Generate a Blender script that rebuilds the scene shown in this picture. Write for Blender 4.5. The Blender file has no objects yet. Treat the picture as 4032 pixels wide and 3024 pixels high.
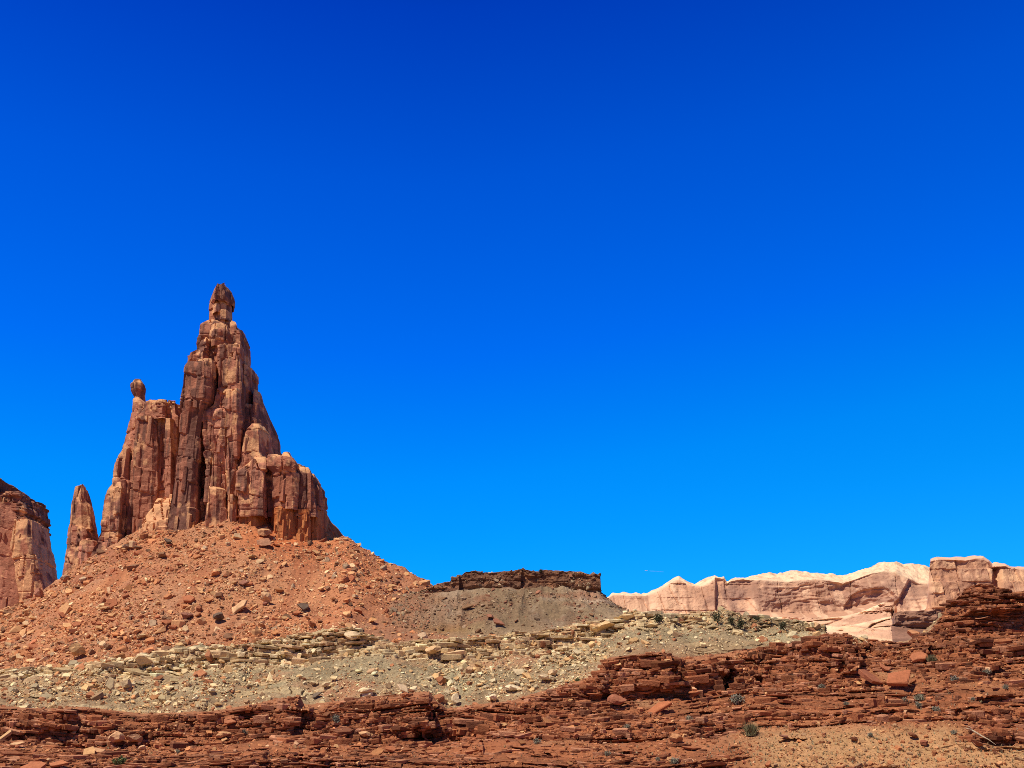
import bpy, bmesh, math, random, time
import numpy as np
from mathutils import Vector, Matrix
T0 = time.time()
SC = bpy.context.scene
COL = SC.collection
# ------------------------------------------------------------------ camera, sky, sun, exposure
HFOV = math.radians(45.0)
PITCH = math.radians(18.5)
F = 2016.0 / math.tan(HFOV / 2)          # focal length in pixels of the 4032 px wide photograph
CT, ST = math.cos(PITCH), math.sin(PITCH)
cam = bpy.data.cameras.new('camera')
cam.angle = HFOV
cam.clip_start = 0.5
cam.clip_end = 60000
co = bpy.data.objects.new('camera', cam)
COL.objects.link(co)
co.location = (0, 0, 0)
co.rotation_euler = (math.radians(90) + PITCH, 0, 0)
SC.camera = co

SUN_EL, SUN_AZ = math.radians(58), math.radians(50)      # sun behind the camera's left shoulder
SUN = Vector((-math.sin(SUN_AZ) * math.cos(SUN_EL), -math.cos(SUN_AZ) * math.cos(SUN_EL), math.sin(SUN_EL)))
w = bpy.data.worlds.new('World')
SC.world = w
w.use_nodes = True
nt = w.node_tree
nt.nodes.clear()
sky = nt.nodes.new('ShaderNodeTexSky')
sky.sky_type = 'NISHITA'
sky.sun_disc = False
sky.sun_elevation = SUN_EL
sky.sun_rotation = math.atan2(SUN.x, SUN.y)
sky.altitude = 1500
sky.air_density = 1.0
sky.dust_density = 0.0
sky.ozone_density = 4.0
tint = nt.nodes.new('ShaderNodeMix')
tint.data_type = 'RGBA'
tint.blend_type = 'MULTIPLY'
tint.inputs[0].default_value = 1.0
geo = nt.nodes.new('ShaderNodeTexCoord')
sep = nt.nodes.new('ShaderNodeSeparateXYZ')
side = nt.nodes.new('ShaderNodeMath'); side.operation = 'MAXIMUM'; side.inputs[1].default_value = -0.05
tilt_ = nt.nodes.new('ShaderNodeMath'); tilt_.operation = 'MULTIPLY_ADD'; tilt_.inputs[1].default_value = -0.13
mr = nt.nodes.new('ShaderNodeMapRange')
ramp = nt.nodes.new('ShaderNodeValToRGB')
bg = nt.nodes.new('ShaderNodeBackground')
out = nt.nodes.new('ShaderNodeOutputWorld')
nt.links.new(geo.outputs['Generated'], sep.inputs[0])
nt.links.new(sep.outputs['X'], side.inputs[0])
nt.links.new(side.outputs[0], tilt_.inputs[0]); nt.links.new(sep.outputs['Z'], tilt_.inputs[2])
nt.links.new(tilt_.outputs[0], mr.inputs['Value'])
mr.inputs['From Min'].default_value = 0.0
mr.inputs['From Max'].default_value = 1.0
SKYRAMP = [(p * 0.6, c) for p, c in [(0.0, (0.06, 0.92, 1.5)), (0.33, (0.006, 0.88, 1.64)), (0.41, (0.0, 0.86, 1.76)), (0.57, (0.0, 0.645, 1.98)), (0.785, (0.0, 0.505, 1.86)), (0.975, (0.0, 0.30, 1.56)),
                                    (1.12, (0.0, 0.12, 0.7)), (1.6667, (0.0, 0.05, 0.25))]]  # zenith above the view darkened to cut the blue fill light
els = ramp.color_ramp.elements
while len(els) < len(SKYRAMP):
    els.new(0.5)
for e, (p, c) in zip(els, SKYRAMP):
    e.position = p
    e.color = (*c, 1)
nt.links.new(mr.outputs[0], ramp.inputs[0])
nt.links.new(sky.outputs[0], tint.inputs[6])
nt.links.new(ramp.outputs[0], tint.inputs[7])
nt.links.new(tint.outputs[2], bg.inputs[0])
bg.inputs[1].default_value = 0.12
back = nt.nodes.new('ShaderNodeMapRange')
back.inputs['From Min'].default_value = -0.3; back.inputs['From Max'].default_value = 0.55
back.inputs['To Min'].default_value = 0.04; back.inputs['To Max'].default_value = 0.12
nt.links.new(sep.outputs['Y'], back.inputs['Value'])
nt.links.new(back.outputs[0], bg.inputs[1])  # unseen sky behind the camera is dimmed to deepen the shadows
nt.links.new(bg.outputs[0], out.inputs[0])

sl = bpy.data.lights.new('sun', 'SUN')
sl.energy = 5.0
sl.angle = math.radians(0.5)
sl.color = (1.0, 0.90, 0.73)
so = bpy.data.objects.new('sun', sl)
COL.objects.link(so)
so.rotation_euler = (-SUN).to_track_quat('-Z', 'Y').to_euler()
so.location = SUN * 100
SC.cycles.use_denoising = False
SC.cycles.filter_width = 0.9
SC.view_settings.view_transform = 'Standard'
SC.view_settings.look = 'None'
SC.view_settings.exposure = 0.0
SC.view_settings.gamma = 1.0
SC.view_settings.use_curve_mapping = False

# ------------------------------------------------------------------ noise
f32 = np.float32
_rng = np.random.RandomState(7)
PERM = _rng.permutation(1024).astype(np.int32)
PERM = np.concatenate([PERM, PERM])
VAL = _rng.rand(1024).astype(f32)

def hsh(*k):
    """random 0..1 per integer tuple"""
    h = np.asarray(k[0]).astype(np.int64)
    h = PERM[h & 1023]
    for q in k[1:]:
        h = PERM[(h + np.asarray(q).astype(np.int64)) & 1023]
    return VAL[h]

def vn(x, y, z=0.0, seed=0):
    """value noise -1..1"""
    x, y, z = np.broadcast_arrays(np.asarray(x, f32), np.asarray(y, f32), np.asarray(z, f32))
    xi = np.floor(x); yi = np.floor(y); zi = np.floor(z)
    fx = x - xi; fy = y - yi; fz = z - zi
    fx = fx * fx * (3 - 2 * fx); fy = fy * fy * (3 - 2 * fy); fz = fz * fz * (3 - 2 * fz)
    xi = xi.astype(np.int32) + seed * 37; yi = yi.astype(np.int32) + seed * 11; zi = zi.astype(np.int32)
    X0 = PERM[xi & 1023]; X1 = PERM[(xi + 1) & 1023]
    def g(X, dy, dz):
        return VAL[PERM[(PERM[(X + yi + dy) & 1023] + zi + dz) & 1023]]
    r = None
    a = g(X0, 0, 0); a += (g(X1, 0, 0) - a) * fx
    b = g(X0, 1, 0); b += (g(X1, 1, 0) - b) * fx
    a += (b - a) * fy
    c = g(X0, 0, 1); c += (g(X1, 0, 1) - c) * fx
    d = g(X0, 1, 1); d += (g(X1, 1, 1) - d) * fx
    c += (d - c) * fy
    a += (c - a) * fz
    return a * 2 - 1

def fbm(x, y, z=0.0, octv=4, seed=0, gain=0.5):
    t = 0; amp = 1.0; n = 0
    for o in range(octv):
        k = 2.03 ** o
        t = t + amp * vn(np.asarray(x) * k, np.asarray(y) * k, np.asarray(z) * k, seed + o * 3)
        n += amp; amp *= gain
    return t / n

def sst(a, b, x):
    if a > b: return 1 - sst(b, a, x)
    t = np.clip((x - a) / (b - a), 0, 1)
    return t * t * (3 - 2 * t)

def bricks(s, z, seed, wd, h):
    """irregular courses of blocks: random per block, random per course, place in the block along s, place in the course"""
    zz = z / h + 0.45 * vn(z / (h * 2.3), 3.1, 0, seed)
    k = np.floor(zz)
    fz = zz - k
    wk = wd * (0.45 + 1.1 * hsh(k, seed))
    q = s / wk + 17.0 * hsh(k, seed + 5)
    q = q + 0.3 * vn(q * 0.7, k * 3.7, 0, seed + 1)
    b = np.floor(q)
    return hsh(b, k, seed + 9), hsh(k, seed + 13), q - b, fz

def mixc(a, b, t):
    t = np.asarray(t)[..., None]
    return np.asarray(a, f32) * (1 - t) + np.asarray(b, f32) * t

# ------------------------------------------------------------------ helpers
def P(u, v, Y):
    """world point on the sight line of photo pixel (u, v) at distance Y"""
    xc = (u - 2016.0) / F; yc = (1512.0 - v) / F
    dy = CT - yc * ST; dz = ST + yc * CT
    k = Y / dy
    return np.array([xc * k, Y, dz * k])

def proj(x, y, z):
    d = y * CT + z * ST
    d = np.maximum(d, 0.1)
    return 2016 + F * x / d, 1512 - F * (-y * ST + z * CT) / d

def tag(o, label=None, cat=None, group=None, kind=None):
    if label: o['label'] = label
    if cat: o['category'] = cat
    if group: o['group'] = group
    if kind: o['kind'] = kind
    return o

def raw_mesh(name, V, Fa, C=None, mat=None, smooth=False):
    me = bpy.data.meshes.new(name)
    V = np.ascontiguousarray(V, dtype=f32)
    Fa = np.ascontiguousarray(Fa, dtype=np.int32)
    n, k = Fa.shape
    me.vertices.add(len(V)); me.vertices.foreach_set('co', V.ravel())
    me.loops.add(n * k); me.loops.foreach_set('vertex_index', Fa.ravel())
    me.polygons.add(n); me.polygons.foreach_set('loop_start', np.arange(0, n * k, k, dtype=np.int32))
    me.polygons.foreach_set('use_smooth', np.full(n, smooth, dtype=bool))
    me.update(calc_edges=True)
    if C is not None:
        at = me.attributes.new('Col', 'FLOAT_COLOR', 'POINT')
        c4 = np.ones((len(V), 4), f32); c4[:, :3] = C
        at.data.foreach_set('color', c4.ravel())
    if mat: me.materials.append(mat)
    return me

def link(name, me, parent=None):
    o = bpy.data.objects.new(name, me)
    COL.objects.link(o)
    if parent: o.parent = parent
    return o

def grid_faces(nr, nc, wrap=False):
    i = np.arange(nr - 1)[:, None]
    j = np.arange(nc if wrap else nc - 1)[None, :]
    j1 = (j + 1) % nc
    return np.stack([(i * nc + j + 0 * i), (i * nc + j1), ((i + 1) * nc + j1), ((i + 1) * nc + j)], -1).reshape(-1, 4)

PIG = {'red_ledge_hillside': (0.96, 0.78, 0.68), 'talus_hillside': (1.12, 0.91, 0.81), 'cream_bench_hillside': (1.05, 0.98, 0.86), 'mesa': (0.98, 0.85, 0.73),
       'tower': (1.13, 0.91, 0.84), 'far': (1.12, 0.96, 0.87)}
# ------------------------------------------------------------------ materials
def rock_mat(name, scale=1.0, bump=0.15, var=0.5, rough=0.92, bscale=3.0):
    m = bpy.data.materials.new(name)
    m.use_nodes = True
    t = m.node_tree; N = t.nodes; L = t.links
    b = N['Principled BSDF']
    b.inputs['Roughness'].default_value = rough
    b.inputs['Specular IOR Level'].default_value = 0.12
    at = N.new('ShaderNodeAttribute'); at.attribute_name = 'Col'
    tc = N.new('ShaderNodeTexCoord')
    n1 = N.new('ShaderNodeTexNoise'); n1.inputs['Scale'].default_value = 1.1 * scale; n1.inputs['Detail'].default_value = 6; n1.inputs['Roughness'].default_value = 0.7
    mrr = N.new('ShaderNodeMapRange')
    mrr.inputs['From Min'].default_value = 0.3; mrr.inputs['From Max'].default_value = 0.7
    mrr.inputs['To Min'].default_value = 1 - var * 0.6; mrr.inputs['To Max'].default_value = 1 + var * 0.6
    mx = N.new('ShaderNodeMix'); mx.data_type = 'RGBA'; mx.blend_type = 'MULTIPLY'; mx.inputs[0].default_value = 1
    L.new(tc.outputs['Object'], n1.inputs['Vector'])
    L.new(n1.outputs['Fac'], mrr.inputs['Value'])
    L.new(at.outputs['Color'], mx.inputs[6]); L.new(mrr.outputs[0], mx.inputs[7])
    L.new(mx.outputs[2], b.inputs['Base Color'])
    n2 = N.new('ShaderNodeTexNoise'); n2.inputs['Scale'].default_value = bscale * scale; n2.inputs['Detail'].default_value = 5; n2.inputs['Roughness'].default_value = 0.65
    L.new(tc.outputs['Object'], n2.inputs['Vector'])
    bp = N.new('ShaderNodeBump'); bp.inputs['Strength'].default_value = 0.8; bp.inputs['Distance'].default_value = bump
    L.new(n2.outputs['Fac'], bp.inputs['Height'])
    L.new(bp.outputs[0], b.inputs['Normal'])
    return m

M_LEDGE = rock_mat('red_ledge_rock', 1.0, 0.25)
M_SLOPE = rock_mat('slope_scree', 1.3, 0.3, 0.6)
M_TOWER = rock_mat('tower_sandstone', 0.5, 0.35, 0.35, bscale=2.0)
M_FAR = rock_mat('pale_sandstone', 0.06, 1.2, 0.25, bscale=1.6)
M_STONE = rock_mat('loose_stone', 1.5, 0.08, 0.4)
M_LEAF = rock_mat('desert_leaf', 3.0, 0.02, 0.5, 0.8)

# ------------------------------------------------------------------ terrain sheets
SHEETS = {}
AUX = {}

def sheet(name, guides, ncol, T, nrow, disp, colour, a0=-0.56, a1=0.56, seg_w=None, mat=None, kind='structure', blur=31):
    """A hillside: guides are lines of (photo u, photo v, distance) or (Y, z) constants, turned into world lines and lofted
    from front to back; disp() adds strata, ledges and gullies in world space; rows are then spaced evenly."""
    A = np.linspace(a0, a1, ncol)
    gy, gz = [], []
    for g in guides:
        if g[0] == 'w':
            gy.append(np.full(ncol, g[1], float)); gz.append(np.full(ncol, g[2], float)); continue
        if g[0] == 'off':
            gy.append(gy[-1] + g[1]); gz.append(gz[-1] + g[2]); continue
        sm = 0
        if g[0] == 's':
            sm = g[1]; g = g[2]
        pts = np.array([P(*q) for q in g])
        a = pts[:, 0] / pts[:, 1]
        o = np.argsort(a)
        yy_ = np.interp(A, a[o], pts[o, 1]); zz_ = np.interp(A, a[o], pts[o, 2])
        if sm:
            kq = int(sm / (A[1] - A[0]) / F) // 2 * 2 + 1
            kern = np.hanning(kq + 2)[1:-1]; kern /= kern.sum()
            zz_ = np.convolve(np.pad(zz_, kq // 2, mode='edge'), kern, 'valid')
        gy.append(yy_); gz.append(zz_)
    gy = np.array(gy); gz = np.array(gz)
    n = len(guides)
    seg_w = np.array(seg_w if seg_w else [1.0] * (n - 1), float)
    cum = np.concatenate([[0], np.cumsum(seg_w)]); cum /= cum[-1]
    t = np.linspace(0, 1, T)
    pos = np.interp(t, cum, np.arange(n))
    i0 = np.minimum(pos.astype(int), n - 2); fr = (pos - i0)[:, None]
    y = gy[i0] * (1 - fr) + gy[i0 + 1] * fr
    z = gz[i0] * (1 - fr) + gz[i0 + 1] * fr
    seg = (i0[:, None] + fr) * np.ones((1, ncol))
    x = A[None, :] * y
    x = x.astype(f32); y = y.astype(f32); z = z.astype(f32)
    u, v = proj(x, y, z)
    dy, dz, aux = disp(x, y, z, seg, u, v)
    y2 = y - dy; z2 = z + dz
    _, v2 = proj(x, y2, z2)
    v2 = np.clip(v2, 1500, 3130)
    arc = np.abs(np.diff(v2, axis=0)) + 0.10 * np.abs(np.diff(y2, axis=0)) * F / np.maximum(y2[1:], 60) * 0.6 + 0.02
    vis = ((v2[1:] < 3090) & (v2[1:] > 0)).astype(f32)
    arc = arc * (0.06 + 0.94 * vis)
    arc /= arc.sum(0, keepdims=True)
    kk = np.ones(blur) / blur
    pad = np.pad(arc, ((0, 0), (blur // 2, blur // 2)), mode='edge')
    cs = np.cumsum(np.pad(pad, ((0, 0), (1, 0))), axis=1)
    arc = (cs[:, blur:] - cs[:, :-blur]) / blur
    cdf = np.concatenate([np.zeros((1, ncol)), np.cumsum(arc, 0)], 0)
    cdf /= cdf[-1:]
    tt = np.linspace(0, 1, nrow)
    idx = np.arange(T, dtype=float)
    Z = {}
    R = np.empty((nrow, ncol), f32)
    for c in range(ncol):
        R[:, c] = np.interp(tt, cdf[:, c], idx)
    i0 = np.minimum(R.astype(np.int32), T - 2); fr = R - i0
    cc = np.arange(ncol)[None, :]
    def rs(arr):
        return arr[i0, cc] * (1 - fr) + arr[i0 + 1, cc] * fr
    X, Y_, Zz = rs(x), rs(y2), rs(z2)
    AU = [rs(q.astype(f32)) for q in aux]
    U, Vv = rs(u), rs(v)
    C = colour(X, Y_, Zz, rs(seg.astype(f32)), U, Vv, AU)
    C = C * np.array(PIG.get(name, PIG['far']), f32)
    V = np.stack([X, Y_, Zz], -1).reshape(-1, 3)
    me = raw_mesh(name, V, grid_faces(nrow, ncol), C.reshape(-1, 3), mat)
    o = link(name, me)
    tag(o, kind=kind)
    SHEETS[name] = (X, Y_, Zz) + proj(X, Y_, Zz)
    AUX[name] = AU
    print(name, len(V), round(time.time() - T0, 1))
    return o

def terrace(z, h, seed, sharp_lo=0.15, sharp_hi=0.9):
    """strata: returns course index, place in course, new z with a tread then a riser, place in riser 0..1, hardness"""
    zz = z / h + 0.5 * vn(z / (h * 2.7), 1.7, 0, seed)
    k = np.floor(zz); f = zz - k
    H = hsh(k, seed + 3)
    wr = sharp_lo + (sharp_hi - sharp_lo) * (1 - H) ** 1.2
    r = np.clip((f - (1 - wr)) / wr, 0, 1)
    return k, f, (r - f) * h, r, H, np.clip(f / np.maximum(1 - wr, 0.05), 0, 1)

def saw(s, k, seed, wd):
    """blocks in plan that step out to the right and break off sharply, so that their ends face away from the sun"""
    wk = wd * (0.5 + 1.0 * hsh(k, seed))
    q = s / wk + 13.0 * hsh(k, seed + 1)
    q = q + 0.35 * vn(q * 0.8, k * 5.1, 0, seed + 2)
    b = np.floor(q); f = q - b
    r = hsh(b, k, seed + 4)
    return r * (0.35 + 0.65 * f), f, r

def yl(pts, yl_, yr):
    return [(u, v, yl_ + (yr - yl_) * (u + 300) / 4600.0) for u, v in pts]

# ---- the red ledges in front
CREST = [(-400, 2800), (0, 2790), (200, 2800), (330, 2790), (560, 2820), (800, 2808), (1000, 2780), (1180, 2742), (1200, 2785), (1240, 2780), (1450, 2748),
         (1690, 2728), (1720, 2765), (1760, 2800), (2000, 2765), (2230, 2700), (2350, 2660), (2372, 2605), (2400, 2588), (2600, 2570), (2680, 2590), (2850, 2572),
         (2900, 2560), (3040, 2545), (3180, 2538), (3200, 2510), (3330, 2500), (3350, 2535), (3500, 2520), (3560, 2535), (3640, 2500), (3690, 2450), (3720, 2400), (3750, 2355),
         (3800, 2318), (3840, 2303), (3900, 2305), (3945, 2335), (3958, 2345), (4032, 2325), (4500, 2300)]
FOOT = [(-400, 2880), (0, 2870), (300, 2885), (560, 2900), (800, 2885), (1000, 2880), (1180, 2865), (1400, 2865), (1680, 2925), (2000, 2835), (2370, 2745),
        (2600, 2728), (2800, 2735), (2950, 2695), (3200, 2640), (3400, 2590), (3600, 2570), (3700, 2530), (3800, 2500), (4032, 2480), (4500, 2470)]
def g_of(u, v, cu, cv, su, sv):
    return np.exp(-((u - cu) / su) ** 2 - ((v - cv) / sv) ** 2)

def soft_mask(u, v):
    m = sst(2750, 3050, u) * sst(2800, 2880, v - 0.10 * (u - 3000) * (u > 3000) * 0 + 0 * u) * (1 - sst(3005, 3030, v + 0 * u))
    m = m * (1 - sst(3650, 3950, u) * (1 - sst(2900, 2960, v)))
    m = np.maximum(m, 0.8 * g_of(u, v, 2560, 2770, 150, 20))
    m = np.maximum(m, 0.8 * g_of(u, v, 2230, 2915, 170, 18))
    m = np.maximum(m, 0.8 * g_of(u, v, 3480, 2660, 180, 40))
    m = np.maximum(m, 0.5 * g_of(u, v, 120, 2950, 150, 14))
    m = np.maximum(m, 0.7 * g_of(u, v, 3850, 2690, 180, 22))
    return m

CAVES = [(3421, 2544, 22, 12), (3555, 2537, 58, 15), (3660, 2625, 90, 13), (3813, 2598, 26, 12), (3940, 2750, 100, 13), (3950, 2912, 100, 18), (3752, 2370, 30, 18), (3660, 2465, 30, 14), (2866, 2658, 28, 42),
         (2990, 2665, 22, 26), (3295, 2616, 26, 34), (3332, 2533, 15, 25), (2797, 2616, 26, 12), (2385, 2721, 18, 24), (2258, 2787, 16, 18), (2106, 2784, 42, 12), (1662, 2892, 28, 42), (1795, 2885, 42, 30),
         (1690, 2803, 16, 28), (1748, 2800, 26, 14), (1206, 2822, 28, 38), (1196, 2760, 18, 16), (985, 2810, 52, 13), (773, 2812, 35, 20), (1060, 2892, 28, 9), (1270, 2949, 25, 26), (1042, 3000, 26, 26), (1206, 2984, 60, 18),
         (272, 2838, 22, 32), (95, 2870, 26, 10), (20, 2843, 26, 6), (364, 3002, 22, 12), (2640, 2692, 90, 8), (2590, 2850, 60, 8), (2150, 2972, 60, 9), (2480, 2960, 50, 8), (3120, 2920, 60, 7), (3330, 2745, 40, 8), (1500, 3010, 70, 8),
         (640, 2985, 70, 9), (560, 2820, 60, 6), (1850, 2745, 50, 8), (3480, 2800, 60, 7), (3800, 2790, 70, 8), (3050, 2610, 40, 9), (2760, 2800, 70, 7), (3950, 2470, 60, 10), (3880, 2550, 50, 10)]
ENDS = [(292, 2825, 260, 42, 5), (1222, 2800, 330, 60, 6), (1690, 2840, 420, 95, 7), (1905, 2920, 120, 36, 4), (2640, 2640, 280, 70, 6), (2380, 2690, 130, 40, 3), (2850, 2600, 150, 40, 3), (3345, 2580, 330, 75, 7), (1275, 2960, 140, 40, 4),
        (1055, 2990, 160, 40, 4), (3965, 2360, 230, 50, 6), (3640, 2560, 150, 30, 3), (560, 2900, 150, 25, 3), (3910, 2610, 240, 30, 3), (2100, 2800, 180, 25, 3)]
def disp_red(x, y, z, seg, u, v):
    soft = soft_mask(u + 60 * vn(u / 60, v / 30, 0, 4), v + 14 * vn(u / 70, v / 40, 0, 5))
    cliff = sst(3.7, 4.15, seg) * (1 - sst(5.0, 5.25, seg))
    act = sst(2.2, 3.0, seg) * (1 - 0.75 * sst(5.02, 5.5, seg))
    warp = 2.2 * vn(x / 34 + 3.3, y / 60, 0, 20) + 0.7 * vn(x / 13, y / 40, 0, 22) + 0.28 * vn(x / 4.5, y / 9, 0, 23)
    zz = z - 0.014 * x + warp
    k1, f1, d1, r1, H1, t1 = terrace(zz, 3.9, 11, 0.16, 0.95)
    expo = np.clip(0.80 + 0.8 * fbm(x / 17, z / 5.0, 0, 2, 24) + 0.35 * cliff, 0.3, 1)     # bare rock against rubble slope
    m = act * (1 - 0.92 * soft) * expo
    zb = zz + m * 0.8 * d1
    hh = 0.72
    k2, f2, d2, r2, H2, t2 = terrace(zb, hh, 31, 0.22, 1.0)
    dz = m * (0.8 * d1 + 0.7 * d2)
    s1a, fa, _ = saw(x, k1, 41, 17.0); s1b, _, _ = saw(x, k1 - 1, 41, 17.0)
    D1 = s1b + (s1a - s1b) * sst(0, 1, t1)
    xw = x + 0.5 * vn(x / 1.3, z / 0.5, 0, 52) + 0.35 * z
    s2a, fb, rb = saw(xw, k2, 51, 5.5); s2b, _, _ = saw(xw, k2 - 1, 51, 5.5)
    D2 = s2b + (s2a - s2b) * sst(0.2, 1, t2)
    s3a, fc_, rc = saw(xw + 40, k2, 57, 1.5); s3b, _, _ = saw(xw + 40, k2 - 1, 57, 1.5)
    D3 = s3b + (s3a - s3b) * sst(0.2, 1, t2)
    D = m * (3.0 * (D1 - 0.3) * (0.4 + 0.6 * H1) + 1.5 * (D2 - 0.3) * (0.35 + 0.65 * H2) + 0.55 * (D3 - 0.3))
    # weak beds weathered back under strong ones, in stretches
    st = sst(-0.35, 0.2, vn(x / 7.0, k2 * 3.3, 0, 71))
    und = (1 - sst(0.0, 0.5, r2)) * (f2 > 0.12) * sst(0.45, 0.8, H2)
    D -= m * 2.2 * und * st
    und1 = (1 - sst(0.0, 0.22, r1)) * (t1 > 0.92)
    D -= m * 3.2 * und1 * sst(0.0, 0.4, vn(x / 9.0, k1 * 5.7, 0, 73)) * H1
    jn = np.minimum(fb, 1 - fb)
    D -= m * 0.7 * (1 - sst(0.0, 0.05, jn)) * (rb > 0.6)
    uu = u + 17 * vn(x / 2.2, z / 1.0, 0, 75) + 10 * vn(x / 0.9, z / 0.5, 0, 76); vv = v + 9 * vn(x / 1.7, z / 0.9, 0, 77) + 5 * vn(x / 0.7, z / 0.5, 0, 78)
    for (ue, vc, wl, hv, dep) in ENDS:
        rmp = np.clip((uu - (ue - wl)) / wl, 0, 1) ** 1.3 * (1 - sst(ue - 2, ue + 7, uu))
        win = 1 - sst(0.7, 1.15, np.abs(vv - vc) / hv)
        D += act * 1.0 * dep * rmp * win
    for (uc, vc, ru, rv) in CAVES:
        near = (np.abs(u - uc) < 2 * ru + 20) & (np.abs(v - vc) < 2 * rv + 16)
        if near.any():
            e = ((uu - uc) / ru) ** 2 + np.where(vv < vc, ((vv - vc) / (rv * 0.9)) ** 2, ((vv - vc) / (rv * 1.2)) ** 2)
            D -= near * act * (1.0 + 0.10 * rv) * (1 - sst(0.25, 1.1, e))
    D += act * (0.25 + 0.30 * m) * fbm(x / 1.5, y / 1.5, z / 0.7, 3, 81)
    scree = act * (1 - 0.7 * m)
    dz = dz + scree * (0.30 * fbm(x / 1.3, y / 1.3, z, 3, 91) + 0.4 * fbm(x / 8, y / 8, 0, 2, 15))
    fade = sst(2.0, 2.6, seg)
    return D * fade, dz * fade, [k2, H2, soft, k1, m]

def col_red(X, Y, Z, seg, U, V, AU):
    k2, H2, soft, k1, m = AU
    kk = np.round(k2)
    base = mixc((0.275, 0.118, 0.062), (0.395, 0.178, 0.092), hsh(kk, 5))
    base = mixc(base, (0.165, 0.078, 0.047), 0.6 * (hsh(kk, 8) > 0.68))
    n = fbm(X / 9, Y / 9, Z / 2.5, 3, 33)
    base = mixc(base, (0.46, 0.235, 0.130), sst(0.1, 0.6, n) * 0.6)
    n2 = fbm(X / 3.0, Y / 3.0, Z / 0.6, 3, 44)
    base = mixc(base, (0.15, 0.075, 0.050), sst(0.15, 0.6, n2) * 0.6)
    soil = mixc((0.41, 0.215, 0.115), (0.33, 0.168, 0.090), sst(-0.3, 0.3, fbm(X / 5, Y / 5, 0, 3, 35)))
    soil = mixc(soil, (0.36, 0.26, 0.165), sst(0.1, 0.5, fbm(X / 7, Y / 9, 0, 3, 37)) * 0.5)
    tanm = sst(2850, 3150, U) * sst(2820, 2930, V)
    soil = mixc(soil, (0.52, 0.36, 0.20), tanm * 0.85)
    soil = mixc(soil, (0.38, 0.29, 0.16), tanm * sst(0.0, 0.5, fbm(X / 2.2, Y / 3.5, 0, 3, 36)) * 0.5)
    base = mixc(base, soil, np.clip(np.maximum(soft * 1.2, 0.8 * sst(0.4, 0.1, m)), 0, 1))
    top = sst(5.0, 5.2, seg)
    base = mixc(base, (0.40, 0.22, 0.13), top * 0.6)
    return base

Yc0, Yc1 = 267, 306
sheet('red_ledge_hillside',
      [('w', -60, -1.7), ('w', 60, -1.6), yl([(-400, 3110), (4500, 3110)], 190, 200), yl([(-400, 3040), (4500, 3040)], 232, 240),
       yl(FOOT, 262, 300), yl(CREST, Yc0, Yc1), ('off', 14, 1.5), ('off', 40, -14)],
      2000, 1500, 860, disp_red, col_red, seg_w=[0.05, 0.1, 0.15, 2.6, 2.3, 0.4, 0.15], mat=M_LEDGE)

# ---- the grey and cream slope with its pale bench of ledges
BTOP = [(-400, 2720), (0, 2660), (300, 2620), (480, 2595), (560, 2588), (700, 2560), (890, 2560), (1000, 2540), (1100, 2522), (1250, 2500), (1350, 2486), (1415, 2492), (1425, 2512), (1500, 2515), (1560, 2535),
        (1640, 2525), (1750, 2510), (1900, 2505), (2050, 2492), (2200, 2478), (2300, 2462), (2400, 2445), (2470, 2418), (2540, 2425), (2600, 2438), (2700, 2432), (2780, 2422), (2850, 2410), (2900, 2425), (2960, 2442),
        (3050, 2448), (3200, 2450), (3250, 2455), (3258, 2520), (3300, 2560), (3600, 2600), (4500, 2650)]
BBOT = [(-400, 2725), (0, 2665), (300, 2640), (480, 2640), (560, 2640), (700, 2640), (890, 2630), (1000, 2612), (1100, 2608), (1250, 2595), (1350, 2590), (1415, 2585), (1425, 2575), (1500, 2565), (1560, 2560),
        (1640, 2575), (1750, 2575), (1900, 2572), (2050, 2560), (2200, 2545), (2300, 2525), (2400, 2500), (2470, 2455), (2540, 2440), (2600, 2450), (2700, 2445), (2780, 2435), (2850, 2425), (2900, 2445), (2960, 2470),
        (3050, 2480), (3200, 2485), (3250, 2490), (3258, 2530), (3300, 2570), (3600, 2610), (4500, 2660)]

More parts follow.
